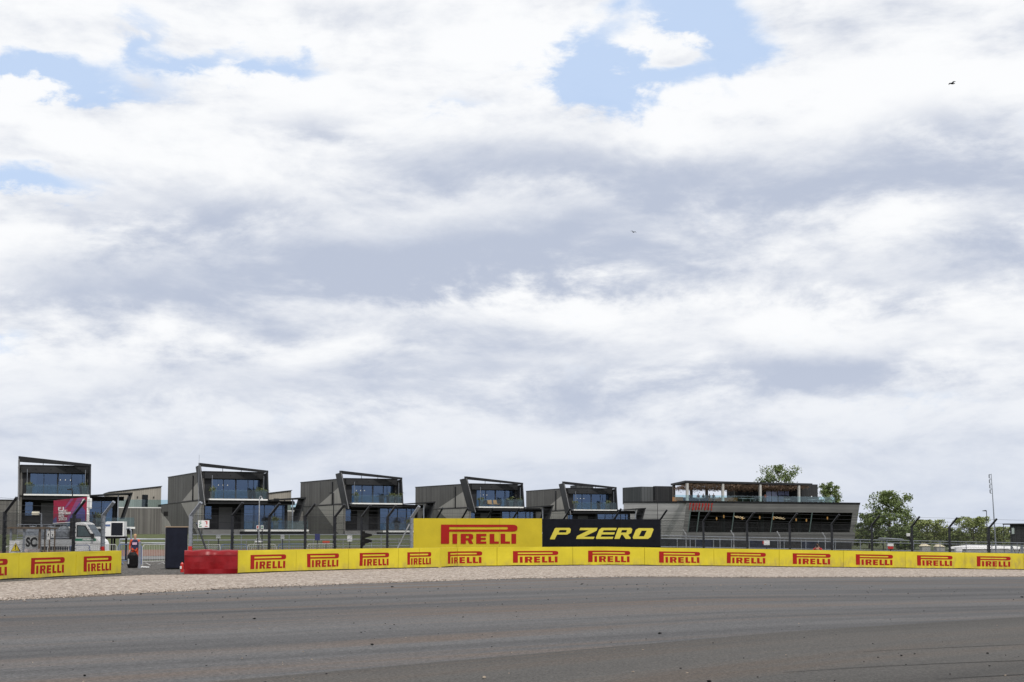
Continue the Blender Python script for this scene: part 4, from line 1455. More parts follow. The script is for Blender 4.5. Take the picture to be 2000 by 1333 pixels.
def person(label, loc, rz, top, bottom, hair, pose='stand', group=None, h=1.74, vest=None):
    t = thing('person', label, 'person', loc, rz, group)
    k = h / 1.75
    hip, kn, an = 0.93, 0.49, 0.08
    arm = {'stand': [((0.20, 0.0, 1.43), (0.27, -0.02, 1.14), (0.26, -0.12, 0.88)), ((-0.20, 0.0, 1.43), (-0.27, 0.02, 1.14), (-0.25, -0.10, 0.88))],
           'phone': [((0.20, 0.0, 1.43), (0.27, -0.10, 1.16), (0.14, -0.32, 1.36)), ((-0.20, 0.0, 1.43), (-0.28, -0.08, 1.15), (-0.10, -0.30, 1.36))],
           'camera': [((0.20, 0.0, 1.43), (0.30, -0.12, 1.22), (0.08, -0.24, 1.55)), ((-0.20, 0.0, 1.43), (-0.30, -0.12, 1.22), (-0.08, -0.24, 1.55))],
           'reach': [((0.20, 0.0, 1.43), (0.38, -0.12, 1.28), (0.58, -0.30, 1.42)), ((-0.20, 0.0, 1.43), (-0.27, 0.02, 1.14), (-0.25, -0.10, 0.88))]}[pose]
    if pose == 'camera':                      # one knee on the ground
        legs = [((0.10, 0.0, 0.50), (0.14, -0.42, 0.48), (0.14, -0.36, 0.07), (0.14, -0.50, 0.03)),
                ((-0.10, 0.0, 0.50), (-0.13, -0.06, 0.09), (-0.12, 0.36, 0.08), (-0.12, 0.44, 0.03))]
        dz = 0.50 - hip
    else:
        legs = [((0.10, 0, hip), (0.12, -0.03, kn), (0.12, 0.02, an), (0.13, -0.14, 0.03)), ((-0.10, 0, hip), (-0.13, -0.01, kn), (-0.14, 0.03, an), (-0.16, -0.13, 0.03))]
        dz = 0.0
    sh = lambda p: (p[0] * k, p[1] * k, (p[2] + dz) * k)
    leg = lambda p: tuple(c * k for c in p)
    # continuous body
    vs_ = [sh((0, 0, 0.97)), sh((0, 0.01, 1.15)), sh((0, 0, 1.38)), sh((0, 0, 1.50)), sh((0, -0.015, 1.58)), sh((0, -0.02, 1.66)), sh((0, -0.01, 1.735))]
    es = [(0, 1), (1, 2), (2, 3), (3, 4), (4, 5), (5, 6)]
    rd = [(0.13, 0.10), (0.12, 0.09), (0.14, 0.10), (0.055, 0.055), (0.07, 0.08), (0.078, 0.095), (0.055, 0.065)]
    for A in arm:
        b = len(vs_)
        vs_ += [sh(A[0]), sh(A[1]), sh(A[2])]
        d = (Vector(A[2]) - Vector(A[1])).normalized() * 0.09
        vs_.append(sh(tuple(Vector(A[2]) + d)))
        es += [(2, b), (b, b + 1), (b + 1, b + 2), (b + 2, b + 3)]
        rd += [0.052, 0.042, 0.033, (0.03, 0.02)]
    for Lg in legs:
        b = len(vs_)
        vs_ += [leg(q) for q in Lg]
        es += [(0, b), (b, b + 1), (b + 1, b + 2), (b + 2, b + 3)]
        rd += [0.085, 0.06, 0.042, (0.045, 0.03)]
    rd = [tuple(c * k for c in r) if isinstance(r, tuple) else r * k for r in rd]
    skin_mesh('body', vs_, es, rd, SKIN, t)
    # jacket
    vj = [sh((0, 0, 0.92)), sh((0, 0.01, 1.15)), sh((0, 0, 1.38)), sh((0, 0, 1.47))]
    ej = [(0, 1), (1, 2), (2, 3)]
    rj = [(0.165, 0.125), (0.15, 0.115), (0.165, 0.12), (0.08, 0.075)]
    for A in arm:
        b = len(vj)
        vj += [sh(A[0]), sh(A[1]), sh(tuple(Vector(A[1]).lerp(Vector(A[2]), 0.88)))]
        ej += [(2, b), (b, b + 1), (b + 1, b + 2)]
        rj += [0.072, 0.058, 0.048]
    rj = [tuple(c * k for c in r) if isinstance(r, tuple) else r * k for r in rj]
    skin_mesh('jacket', vj, ej, rj, top, t)
    vt = [sh((0, 0, 0.95))]
    et, rt = [], [(0.15, 0.115)]
    for Lg in legs:
        b = len(vt)
        vt += [leg(Lg[0]), leg(Lg[1]), leg(Lg[2])]
        et += [(0, b), (b, b + 1), (b + 1, b + 2)]
        rt += [0.105, 0.08, 0.068]
    rt = [tuple(c * k for c in r) if isinstance(r, tuple) else r * k for r in rt]
    skin_mesh('trousers', vt, et, rt, bottom, t)
    c = sh((0, 0.012, 1.70))
    mb = MB().ball(c, 0.088 * k, 0.105 * k, 0.085 * k, 10)
    mb.build('hair', hair, t, smooth=True)
    c = sh((0, -0.105, 1.645))
    MB().ball(c, 0.014, 0.022, 0.022, 6).build('nose', SKIN, t, smooth=True)
    for s in (-1, 1):
        c = sh((0.032 * s, -0.094, 1.672))
        MB().ball(c, 0.012, 0.008, 0.008, 6).build('eye', DARKCL, t)
        f = sh((0, 0, 0))
        L0 = legs[0 if s > 0 else 1]
        q, e = Vector(leg(L0[2])), Vector(leg(L0[3]))
        MB().hexa([(q.x - 0.05, q.y + 0.06, 0), (q.x + 0.05, q.y + 0.06, 0), (e.x + 0.05, e.y - 0.05, 0), (e.x - 0.05, e.y - 0.05, 0),
                   (q.x - 0.045, q.y + 0.05, 0.11), (q.x + 0.045, q.y + 0.05, 0.11), (e.x + 0.04, e.y - 0.03, 0.06), (e.x - 0.04, e.y - 0.03, 0.06)]).build('shoe', BLACKP, t)
    if vest:
        mb = MB()
        rows = [[(rx * math.cos(2 * math.pi * q / 16) * k, ry * math.sin(2 * math.pi * q / 16) * k, z * k) for q in range(16)]
                for (rx, ry, z) in ((0.20, 0.15, 0.96), (0.195, 0.145, 1.10), (0.20, 0.15, 1.28), (0.19, 0.14, 1.40), (0.12, 0.10, 1.49))]
        for ra, rb in zip(rows[:-1], rows[1:]):
            for q in range(16):
                mb.quad(ra[q], ra[(q + 1) % 16], rb[(q + 1) % 16], rb[q])
        mb.build('vest', vest, t, smooth=True)
        z0, z1 = 1.20 * k, 1.33 * k
        MB().box(-0.11, 0.11, -0.168, -0.150, z0, z1).build('vest_print', PINKP, t)
    return t


person('person in orange overalls and dark vest standing in the barrier gap', W(266, 65.6), 0.15, ORANGE, ORANGE, FAIR, 'stand', None, 1.64, VESTM)
ph = W(1595, 79.6)
t = person('person in red jacket crouching with a camera behind the long barrier', (ph.x, ph.y, ph.z + 0.02), -0.3, REDCL, DARKCL, HAIR, 'camera')
MB().box(-0.07, 0.07, -0.30, -0.20, 1.12, 1.22).tube((0, -0.42, 1.17), (0, -0.29, 1.17), 0.045, 10).build('camera', BLACKP, t)
tp = [(1348, 5.9, 'dark clothes behind the first pale column', DARKCL, 'stand'), (1363.5, 6.6, 'an orange red top on the roof terrace', REDCL, 'stand'),
      (1373.5, 6.7, 'a black top beside the one in orange red', DARKCL, 'stand'), (1385.5, 6.6, 'black reaching out an arm under the pergola', DARKCL, 'reach'),
      (1393.5, 4.5, 'black standing nearest the timber bench', DARKCL, 'stand'), (1405, 8.6, 'black seen low behind the terrace bench', DARKCL, 'stand')]
for px, v, lab, mt, ps in tp:
    u = cu(px, v)
    q = CO + CU * u + CV * v
    dz = -0.75 if px == 1405 else 0.0
    person('terrace guest in ' + lab, (q.x, q.y, 6.9 + (0 if not dz else 0.0)), random.uniform(-1.5, 1.5), mt, DARKCL, HAIR, ps, 'guests on the roof terrace', 1.72 if not dz else 1.25)
u = cu(1494, 3.0)
q = CO + CU * u + CV * 3.0
person('terrace guest in bright orange jacket by the milky glass doors', (q.x, q.y, 6.9), 0.9, ORANGE, DARKCL, HAIR, 'phone', 'guests on the roof terrace', 1.75)

# ------------------------------------------------------------------ objects around the gap
# stacked black bags in front of the marshal
q = W(262, 64.6)
t = thing('kit_bag', 'tall black kit bag standing before the orange clad person', 'bag', q, 0.1)
mb = MB()
prof = [(0.20, 0.0), (0.25, 0.12), (0.26, 0.40), (0.24, 0.62), (0.16, 0.74), (0.05, 0.77)]
rows = []
for (r, z) in prof:
    rows.append([(r * math.cos(2 * math.pi * k / 14) * 1.05 + mnoise.noise(Vector((k, z * 4, 0))) * 0.03, r * 0.75 * math.sin(2 * math.pi * k / 14), z) for k in range(14)])
for a, b in zip(rows[:-1], rows[1:]):
    for k in range(14):
        mb.quad(a[k], a[(k + 1) % 14], b[(k + 1) % 14], b[k])
mb.quad(*rows[-1])
mb.build('bag_body', BLACKP, t, smooth=True)
MB().path([(-0.12, 0, 0.74), (-0.08, 0, 0.86), (0.08, 0, 0.86), (0.12, 0, 0.74)], 0.015).build('handle', BLACKP, t)
MB().box(-0.20, -0.13, -0.215, -0.19, 0.20, 0.45).build('pale_patch', GREYB, t)

q = W(275.5, 64.0)
mb = MB().box(q.x - 0.05, q.x + 0.05, q.y - 0.05, q.y + 0.05, -0.1, 1.3)
tag(mb.build('steel_post', STEEL), 'short square steel post in front of the orange clad person', 'post')
for k, (px, y) in enumerate(((281, 65.5), (287, 64.8))):
    q = W(px, y)
    mb = MB()
    for j in range(10):
        a = j * 0.63
        mb.quad((q.x, q.y, q.z + 0.07), (q.x + 0.22 * math.cos(a) * random.uniform(.6, 1.3), q.y + 0.3 * math.sin(a), q.z + random.uniform(0.0, 0.05)),
                (q.x + 0.22 * math.cos(a + 0.63), q.y + 0.3 * math.sin(a + 0.63), q.z + random.uniform(0, 0.06)))
    tag(mb.build('white_rag', WHITE), 'crumpled white rag on the stony ground ' + ('nearest the steel post' if k == 0 else 'farther from the steel post'), 'rag', 'rags on the ground')

# dark cabinet
q = W(326, 62.2)
t = thing('equipment_cabinet', 'tall navy equipment cabinet standing at the barrier opening', 'cabinet', q, 0.30)
MB().box(0, 1.0, 0, 0.85, 0.06, 1.98).build('body', NAVY, t, bevel=0.015)
MB().box(0.03, 0.97, 0.03, 0.8, 0, 0.06).build('plinth', BLACKP, t)
MB().box(-0.03, 1.03, -0.03, 0.88, 1.985, 2.03).build('top', mat('tan_board', (0.32, 0.24, 0.17), 0.8), t)
p = MB().box(1.004, 1.02, 0.15, 0.62, 0.85, 1.60).build('side_panel', GREYB, t)
MB().box(1.021, 1.026, 0.22, 0.55, 1.38, 1.55).build('panel_opening', BLACKP, p)
MB().box(1.021, 1.026, 0.22, 0.55, 0.92, 1.30).build('panel_opening', BLACKP, p)
MB().box(0.02, 0.03, -0.012, -0.004, 0.1, 1.95).box(0.985, 0.995, -0.012, -0.004, 0.1, 1.95).build('door_trim', BLACKP, t)
# extinguisher
q = W(358.5, 57.6)
t = thing('fire_extinguisher', 'red fire extinguisher leaning at the end of the red tarpaulin', 'extinguisher', q, 0)
MB().tube((0, 0, 0.0), (0, 0, 0.36), 0.075, 12).tube((0, 0, 0.36), (0, 0, 0.44), 0.075, 12, 0.03).build('cylinder', REDP, t)
MB().box(-0.08, 0.0, -0.08, -0.07, 0.15, 0.27).build('label_plate', WHITE, t)
MB().tube((0, 0, 0.44), (0, 0, 0.49), 0.025, 8).box(-0.02, 0.09, -0.015, 0.015, 0.47, 0.50).build('valve', BLACKP, t)
MB().path([(0.05, 0, 0.48), (0.11, -0.02, 0.40), (0.10, -0.03, 0.15)], 0.012).build('hose', BLACKP, t)


# crowd control barriers
def crowd(label, pa, ya, pb, yb_, m):
    a, b = W(pa, ya), W(pb, yb_)
    L_ = math.hypot(b.x - a.x, b.y - a.y)
    t = thing('crowd_barrier', label, 'crowd barrier', a, math.atan2(b.y - a.y, b.x - a.x), 'crowd control barriers')
    r = 0.02
    pts = [(0, 0, 0.0), (0, 0, 0.95), (0.05, 0, 1.05), (0.12, 0, 1.09), (L_ - 0.12, 0, 1.09), (L_ - 0.05, 0, 1.05), (L_, 0, 0.95), (L_, 0, 0)]
    MB().path(pts, r, 6).tube((0, 0, 0.2), (L_, 0, 0.2), r).build('frame', m, t)
    n = int(L_ / 0.12)
    mb = MB()
    for k in range(1, n):
        mb.tube((L_ * k / n, 0, 0.2), (L_ * k / n, 0, 1.08), 0.008, 4)
    mb.build('bars', m, t)
    for x in (0.25, L_ - 0.25):
        MB().path([(x, -0.35, 0.0), (x, 0, 0.12), (x, 0.35, 0.0)], 0.018).build('foot', m, t)


crowd('white crowd barrier standing right of the orange clad person', 281, 69.5, 327, 71, WPIPE)
crowd('white crowd barrier behind the end of the short yellow barrier', 176, 70, 231, 71, WPIPE)
crowd('blue crowd barrier between the generator and the orange clad person', 233, 71.5, 279, 72, BLUEM)
crowd('white crowd barrier behind the middle of the red tarpaulin', 403, 71, 432, 70.2, WPIPE)
crowd('blue crowd barrier behind the left end of the long yellow barrier', 434, 71.5, 483, 72, BLUEM)
crowd('white crowd barrier behind the fence at the first logo', 485, 71.2, 541, 72.2, WPIPE)
crowd('blue crowd barrier between the first and second logos', 545, 73, 596, 74, BLUEM)
crowd('white crowd barrier behind the fence at the second logo', 601, 73, 655, 74.5, WPIPE)
crowd('white crowd barrier behind the truck front', 96, 66, 137, 66.8, WPIPE)
crowd('blue crowd barrier alongside the truck cab', 140, 67, 178, 68, BLUEM)
crowd('white crowd barrier partly behind the warning sign', 13, 62, 47, 63, WPIPE)


# guard rails
def rail(label, lst, hs, m, step=2.6, r=0.035, postm=None):
    p = pxpath(lst)
    a0 = p.at(0)
    g0 = ground_z(a0.x, a0.y)
    t = thing('guard_rail', label, 'railing', (a0.x, a0.y, g0))
    n = int(p.s[-1] / step)
    q = []
    for k in range(n + 1):
        c = p.at(p.s[-1] * k / n)
        q.append(Vector((c.x - a0.x, c.y - a0.y, ground_z(c.x, c.y) - g0)))
    for h in hs:
        MB().path([c + Vector((0, 0, h)) for c in q], r, 6).build('rail', m, t)
    for c in q:
        MB().tube(c - Vector((0, 0, 0.3)), c + Vector((0, 0, max(hs) + 0.02)), r, 6).build('post', postm or m, t)
    return t


rail('pale tubular guard rail running behind the left and middle fences', [(375, 88), (600, 93), (830, 98)], (0.75, 1.2, 1.58), STEEL, 3.2, 0.03)
rail('grey double guard rail beyond the opening', [(236, 84), (327, 85)], (1.05, 1.3), STEEL, 2.6, 0.045)
rail('pale horizontal guard rail on the grass bank below the left houses', [(240, 128), (420, 128), (560, 134), (830, 150)], (0.55, 1.0), STEEL, 4, 0.035)
rail('grey tubular guard rail behind the right hand fence', [(1288, 92), (1500, 95), (1750, 99), (2080, 104)], (0.85, 1.42, 1.62), STEEL, 2.3, 0.03)
# small raked lamp brackets on the far rail
for k, px in enumerate((1339, 1432, 1522, 1610)):
    q = W(px, 92 + (px - 1288) * 0.016)
    mb = MB().tube((q.x, q.y, q.z), (q.x, q.y, q.z + 1.75), 0.03).tube((q.x, q.y, q.z + 1.75), (q.x - 0.22, q.y, q.z + 2.10), 0.04)
    tag(mb.build('cranked_rail_post', PALEW), f'pale cranked post of the far rail, {ORD[k] if k else "first"} right of the black sign', 'post', 'cranked posts of the far rail')


# ------------------------------------------------------------------ signs and small fixtures
def board(name, label, px, py, y, w_, h_, m, cat='sign', thick=0.03, post=True, rz=0.0, pm=None):
    q = W(px, y)
    zc = ZP(py, y)
    t = thing(name, label, cat, (q.x, q.y, q.z), rz)
    MB().box(-w_ / 2, w_ / 2, -thick / 2, thick / 2, zc - q.z - h_ / 2, zc - q.z + h_ / 2).build('panel', m, t)
    if post:
        MB().box(-0.03, 0.03, thick / 2 + 0.003, thick / 2 + 0.063, -0.1, zc - q.z + h_ / 2 - 0.02).build('post', pm or DSTEEL, t)
    return t, zc - q.z


t, zc = board('circuit_board', 'grey board with black SC letters behind the short barrier', 64.5, 1061, 53.4, 0.53, 0.60, GREYB)
text_mesh('SC', 0.50, BLACKP, 'lettering', t, Matrix.Translation((0, -0.019, zc + 0.02)) @ FACE, 0.002, 0.022, 0, 0.78)
t, zc = board('warning_sign', 'white board with yellow exclamation warning triangle', 34, 1068, 52.4, 0.50, 0.48, WHITE)
MB().prism([(-0.20, -0.017, zc - 0.19), (0.20, -0.017, zc - 0.19), (0, -0.017, zc + 0.17)], (0, -0.004, 0)).build('triangle_border', BLACKP, t)
MB().prism([(-0.165, -0.022, zc - 0.17), (0.165, -0.022, zc - 0.17), (0, -0.022, zc + 0.13)], (0, -0.004, 0)).build('triangle', YELP, t)
MB().prism([(-0.014, -0.027, zc - 0.08), (0.014, -0.027, zc - 0.08), (0.026, -0.027, zc + 0.06), (-0.026, -0.027, zc + 0.06)], (0, -0.003, 0)).box(-0.018, 0.018, -0.030, -0.027, zc - 0.14, zc - 0.105).build('exclamation_mark', BLACKP, t)
t, zc = board('pale_board', 'low pale pink grey board under the SC board', 66, 1076, 53.2, 0.62, 0.16, mat('pinkish_board', (0.55, 0.48, 0.48), 0.7))
# timber shelter
q = W(21, 56.5)
t = thing('timber_shelter', 'open timber shelter frame with flat beam behind the SC board', 'shelter', q, 0.12)
zt = ZP(1032, 56.5)
MB().box(-0.1, 1.5, -0.1, 0.9, zt - 0.04, zt + 0.05).build('roof_beam', BROWN, t)
for x, m_ in ((0.05, STEEL), (0.6, STEEL), (1.25, BROWN)):
    MB().box(x - 0.04, x + 0.04, 0.0, 0.08, -0.1, zt - 0.045).build('upright', m_, t)
t = thing('notice_board', 'weathered brown notice frame holding two white papers', 'notice board', W(99, 57), 0.05)
zt = ZP(1034, 57)
for x in (-0.20, 0.0, 0.22):
    MB().box(x - 0.025, x + 0.025, 0, 0.05, -0.1, zt).build('upright', BROWN, t)
MB().box(-0.3, 0.3, -0.02, 0.08, zt, zt + 0.06).build('crossbar', BROWN, t)
for x0, x1, pa, pb in ((-0.11, 0.03, 1037, 1054), (0.07, 0.2, 1037, 1050)):
    p = MB().box(x0, x1, -0.02, -0.008, ZP(pb, 57), ZP(pa, 57)).build('paper', WHITE, t)
    MB().box(x0 + 0.05, x0 + 0.09, -0.024, -0.021, ZP(1047, 57), ZP(1043, 57)).build('print', BLACKP, p)
# flood lamp on fence
q = W(71, 60)
zt = ZP(1003, 60)
t = thing('flood_lamp', 'cream flood lamp on a thin pole above the timber shelter', 'lamp', q, 0)
MB().box(-0.15, 0.15, -0.1, 0.1, zt - 0.09, zt + 0.07).build('lamp_head', mat('cream_lamp', (0.65, 0.60, 0.48), 0.5), t, bevel=0.02)
MB().tube((0.25, 0.05, -0.1), (0.25, 0.05, zt - 0.02), 0.03).tube((0.25, 0.05, zt - 0.02), (0.1, 0.0, zt - 0.02), 0.025).build('pole', STEEL, t)
# safety sign on the fence post
t, zc = board('safety_sign', 'white sign with green exit figure and red extinguisher on the fence', 399, 1024, 58.7, 0.50, 0.33, WHITE, post=False)
MB().box(0.12, 0.17, -0.022, -0.016, zc - 0.02, zc + 0.13).box(0.06, 0.12, -0.022, -0.016, zc + 0.10, zc + 0.13).box(0.06, 0.18, -0.022, -0.016, zc - 0.12, zc - 0.09).build('extinguisher_symbol', REDP, t)
MB().path([(-0.17, -0.019, zc + 0.10), (-0.14, -0.019, zc + 0.02), (-0.19, -0.019, zc - 0.04)], 0.014, 4).path([(-0.19, -0.019, zc + 0.06), (-0.09, -0.019, zc + 0.04)], 0.012, 4).ball((-0.125, -0.019, zc + 0.13), 0.022, 0.004, 0.022).box(-0.2, -0.08, -0.022, -0.016, zc - 0.12, zc - 0.08).build('exit_symbol', GREENP, t)
MB().tube((-0.3, 0.03, zc), (0.25, 0.03, zc), 0.015).build('bracket', STEEL, t)
for k, (px, sm, lb) in enumerate(((504.5, REDP, 'small white sign with red mark below the pale lamp pole'), (513, GREENP, 'small white sign with green mark below the pale lamp pole'))):
    t, zc = board('safety_sign', lb, px, 1030, 84, 0.17, 0.24, WHITE)
    MB().box(-0.04, 0.04, -0.022, -0.016, zc - 0.08, zc + 0.08).build('symbol', sm, t)
board('blue_sign', 'dark blue rectangular sign hung on the guard rail', 621, 1049.5, 92.5, 0.36, 0.46, mat('royal_blue', (0.02, 0.025, 0.13), 0.5))
board('white_sign', 'white rectangular sign hung on the guard rail left of the signal', 684, 1052, 95, 0.36, 0.44, WHITE)
board('notice_plate', 'grey four part plate on the guard rail behind the red tarpaulin', 428, 1049, 87.6, 0.30, 0.20, GREYB)
board('notice_plate', 'pale grey plate on the guard rail behind the first logo', 553, 1049, 91.0, 0.26, 0.30, GREYB)
board('low_board', 'low white board lying by the rail behind the first logo', 507, 1058, 90, 0.55, 0.10, WHITE)
board('red_board', 'low orange red board behind the second logo', 638, 1059, 93, 0.5, 0.15, mat('orange_red', (0.6, 0.07, 0.03), 0.5))
t, zc = board('marshal_board', 'white board with red edge behind the fence right of the black sign', 1496, 1060.5, 94, 0.42, 0.32, WHITE)
MB().box(-0.29, -0.215, -0.01, 0.03, zc - 0.1, zc + 0.12).build('red_edge', REDP, t)
t, zc = board('marshal_board', 'white over red board behind the fence near the big tree', 1737, 1064.5, 97, 0.44, 0.20, WHITE)
MB().hexa([(-0.18, -0.02, zc - 0.30), (0.18, -0.02, zc - 0.30), (0.18, 0.02, zc - 0.30), (-0.18, 0.02, zc - 0.30), (-0.22, -0.02, zc - 0.105), (0.22, -0.02, zc - 0.105), (0.22, 0.02, zc - 0.105), (-0.22, 0.02, zc - 0.105)]).build('red_lower_panel', REDP, t)
# signal lights
q = W(708, 63.9)
t = thing('signal_light', 'black trackside signal light with two hoods on the fence', 'signal light', q, 0.1)
z0, z1 = ZP(1066, 64), ZP(1038, 64)
mb = MB().box(-0.02, 0.14, -0.12, -0.02, z0, z1)
mb.build('housing', BLACKP, t)
for zc in (z0 + 0.22, z1 - 0.2):
    MB().hexa([(0.14, -0.13, zc - 0.13), (0.14, 0.0, zc - 0.13), (0.14, 0.0, zc + 0.13), (0.14, -0.13, zc + 0.13),
               (0.48, -0.10, zc - 0.03), (0.48, -0.03, zc - 0.03), (0.48, -0.03, zc + 0.05), (0.48, -0.10, zc + 0.05)]).build('hood', BLACKP, t)
    MB().tube((0.06, -0.125, zc), (0.06, -0.135, zc), 0.07, 12).build('lens', mat('dark_lens', (0.02, 0.02, 0.02), 0.2), t)
# stay poles of the end posts
for lab, p0, y0, r0, p1, y1, r1, m_ in (('slanting grey stay bracing the heavy post at the red tarpaulin', 385, 59.3, 1022, 405, 60.5, 1074, STEEL),
                                        ('slanting pale stay bracing the post beside the big yellow sign', 800, 68.2, 1024, 777, 67.2, 1072, PALEW)):
    a, b = W(p0, y0, ZP(r0, y0)), W(p1, y1, ZP(r1, y1))
    b = a + (b - a) * (a.z / (a.z - b.z))
    tag(MB().tube(a, b, 0.05 if m_ is STEEL else 0.035, 6).build('fence_stay', m_), lab, 'brace', 'fence stays')


# lamp poles
def lamp_pole(label, px, ptop, y, side=-1, m=CHAR, head=0.5, base=None, r=0.05):
    q = W(px, y)
    zt = ZP(ptop, y) - q.z
    t = thing('lamp_pole', label, 'lamp pole', q, 0)
    MB().tube((0, 0, -0.3), (0, 0, zt), r * 1.3, 8, r * 0.8).build('pole', m, t)
    MB().hexa([(side * 0.05, -0.14, zt - 0.05), (side * head, -0.10, zt - 0.02), (side * head, 0.10, zt - 0.02), (side * 0.05, 0.14, zt - 0.05),
               (side * 0.05, -0.14, zt + 0.10), (side * head, -0.08, zt + 0.04), (side * head, 0.08, zt + 0.04), (side * 0.05, 0.14, zt + 0.10)]).build('lamp_head', m, t)


lamp_pole('thin dark lamp pole before the leftmost house', 142, 957, 100, -1, CHAR, 0.4)
lamp_pole('thin dark lamp pole before the third house side wall', 652, 964, 115, -1, CHAR, 0.4)
lamp_pole('thin dark lamp pole before the clubhouse side wall', 1284, 978, 150, -1, CHAR, 0.45, r=0.035)
lamp_pole('dark lamp pole rising above the trees left of the mast', 1925.5, 998.5, 150, -1, CHAR, 0.45)
q = W(507, 92)
zt = ZP(973, 92) - q.z
t = thing('hooked_pole', 'pale pole with a small hooked head before the second house', 'lamp pole', q)
MB().tube((0, 0, -0.2), (0, 0, zt), 0.035).path([(0, 0, zt), (0.05, 0, zt + 0.1), (0.13, 0, zt + 0.1), (0.18, 0, zt - 0.05)], 0.03).build('pole', PALEW, t)
MB().tube((0.18, 0, zt - 0.15), (0.18, 0, zt - 0.03), 0.07, 8, 0.04).build('head', WHITE, t)
MB().path([(0.0, 0, 1.6), (-0.75, 0, 0.1)], 0.02).path([(0.0, 0, 1.6), (0.55, 0, 0.1)], 0.02).build('stay', PALEW, t)
q = W(388, 140)
tag(MB().tube((q.x, q.y, q.z - 0.2), (q.x, q.y, ZP(889, 140)), 0.04, 6, 0.015).build('thin_mast', STEEL), 'very thin grey mast in front of the second house', 'mast')
# tall leaning mast
q = W(1943, 135)
top = W(1936.5, 135, ZP(926, 135))
t = thing('radio_mast', 'tall thin leaning mast with antenna elements at the right', 'mast', q)
tl = top - q
MB().tube((0, 0, -0.5), tl * 0.55, 0.09, 8, 0.06).tube(tl * 0.55, tl, 0.06, 8, 0.03).build('pole', STEEL, t)
for k in range(4):
    c = tl * (0.99 - 0.06 * k)
    MB().path([c + Vector((0.02, 0, 0)), c + Vector((-0.22, 0, 0.02)), c + Vector((-0.22, 0, -0.36)), c + Vector((0.02, 0, -0.38))], 0.03, 5).box(c.x - 0.27, c.x - 0.16, c.y - 0.03, c.y + 0.03, c.z - 0.34, c.z).build('antenna', STEEL, t)

# ------------------------------------------------------------------ truck, billboard, generator on the left
q = W(146, 74)
t = thing('tipper_truck', 'white flatbed truck with green stripe and caged load', 'truck', q, 0.06)
zg = 0
sideprof = [(0.0, 0.55), (0.0, 2.22), (0.12, 2.30), (0.50, 2.32), (0.68, 2.25), (1.18, 1.50), (1.50, 1.28), (1.58, 1.05), (1.60, 0.5)]
mb = MB().prism([(x, 0, z) for x, z in sideprof][::-1], (0, 1.75, 0))
mb.build('cab', WHITE, t, bevel=0.05)
wn = MB().prism([(0.16, -0.012, 1.47), (1.06, -0.012, 1.47), (0.64, -0.012, 2.14), (0.16, -0.012, 2.16)][::1], (0, 0.008, 0)).build('side_window', BLACKP, t)
MB().prism([(0.22, -0.018, 1.52), (0.96, -0.018, 1.52), (0.60, -0.018, 2.08), (0.22, -0.018, 2.10)], (0, 0.004, 0)).build('pane', mat('truck_glass', (0.06, 0.09, 0.10), 0.08, var=0.3), wn)
MB().box(0.02, 1.25, -0.010, -0.002, 1.26, 1.40).build('green_stripe', GREENP, t)
MB().box(0.5, 1.1, -0.014, -0.011, 1.30, 1.36).build('stripe_lettering', WHITE, t)
MB().quad((0.735, 0.1, 2.185), (0.735, 1.65, 2.185), (1.175, 1.65, 1.525), (1.175, 0.1, 1.525)).build('windscreen', mat('truck_glass', (0.06, 0.09, 0.10), 0.08), t)
MB().box(1.02, 1.16, -0.22, -0.02, 1.42, 1.68).build('wing_mirror', BLACKP, t)
MB().box(1.57, 1.63, 0.1, 0.5, 0.75, 0.95).build('headlight', mat('headlight', (0.5, 0.5, 0.5), 0.1), t)
MB().box(1.50, 1.66, -0.02, 1.77, 0.42, 0.68).build('bumper', BLACKP, t)
MB().box(-3.2, -0.05, 0.0, 1.75, 0.75, 0.95).build('flatbed', DSTEEL, t)
MB().box(-3.2, -0.1, -0.03, 0.0, 0.95, 1.35).build('drop_side', GREYB, t)
MB().box(-0.22, -0.06, 0.0, 1.75, 0.95, 2.55).build('headboard', BLACKP, t)
mb = MB()
for k in range(9):
    x = -3.1 + k * 0.34
    mb.tube((x, 0, 1.35), (x, 0, 2.18), 0.015, 4)
for z in (1.45, 1.8, 2.18):
    mb.tube((-3.15, 0, z), (-0.25, 0, z), 0.02, 4)
mb.build('cage', STEEL, t)
for k, x in enumerate((-2.5, -1.5, -0.75)):
    mb = MB().ball((x, 0.8, 1.5), 0.46, 0.6, 0.62, 12, jit=0.05)
    mb.build('bulk_bag', BAGW, t, smooth=True)
for x in (-2.4, 0.95):
    for y in (0.1, 1.65):
        wobj = MB().tube((x, y - 0.12, 0.36), (x, y + 0.12, 0.36), 0.36, 18).build('wheel', RUBBER, t)
        MB().tube((x, y - 0.13, 0.36), (x, y - 0.121, 0.36), 0.2, 12).build('rim', STEEL, wobj)

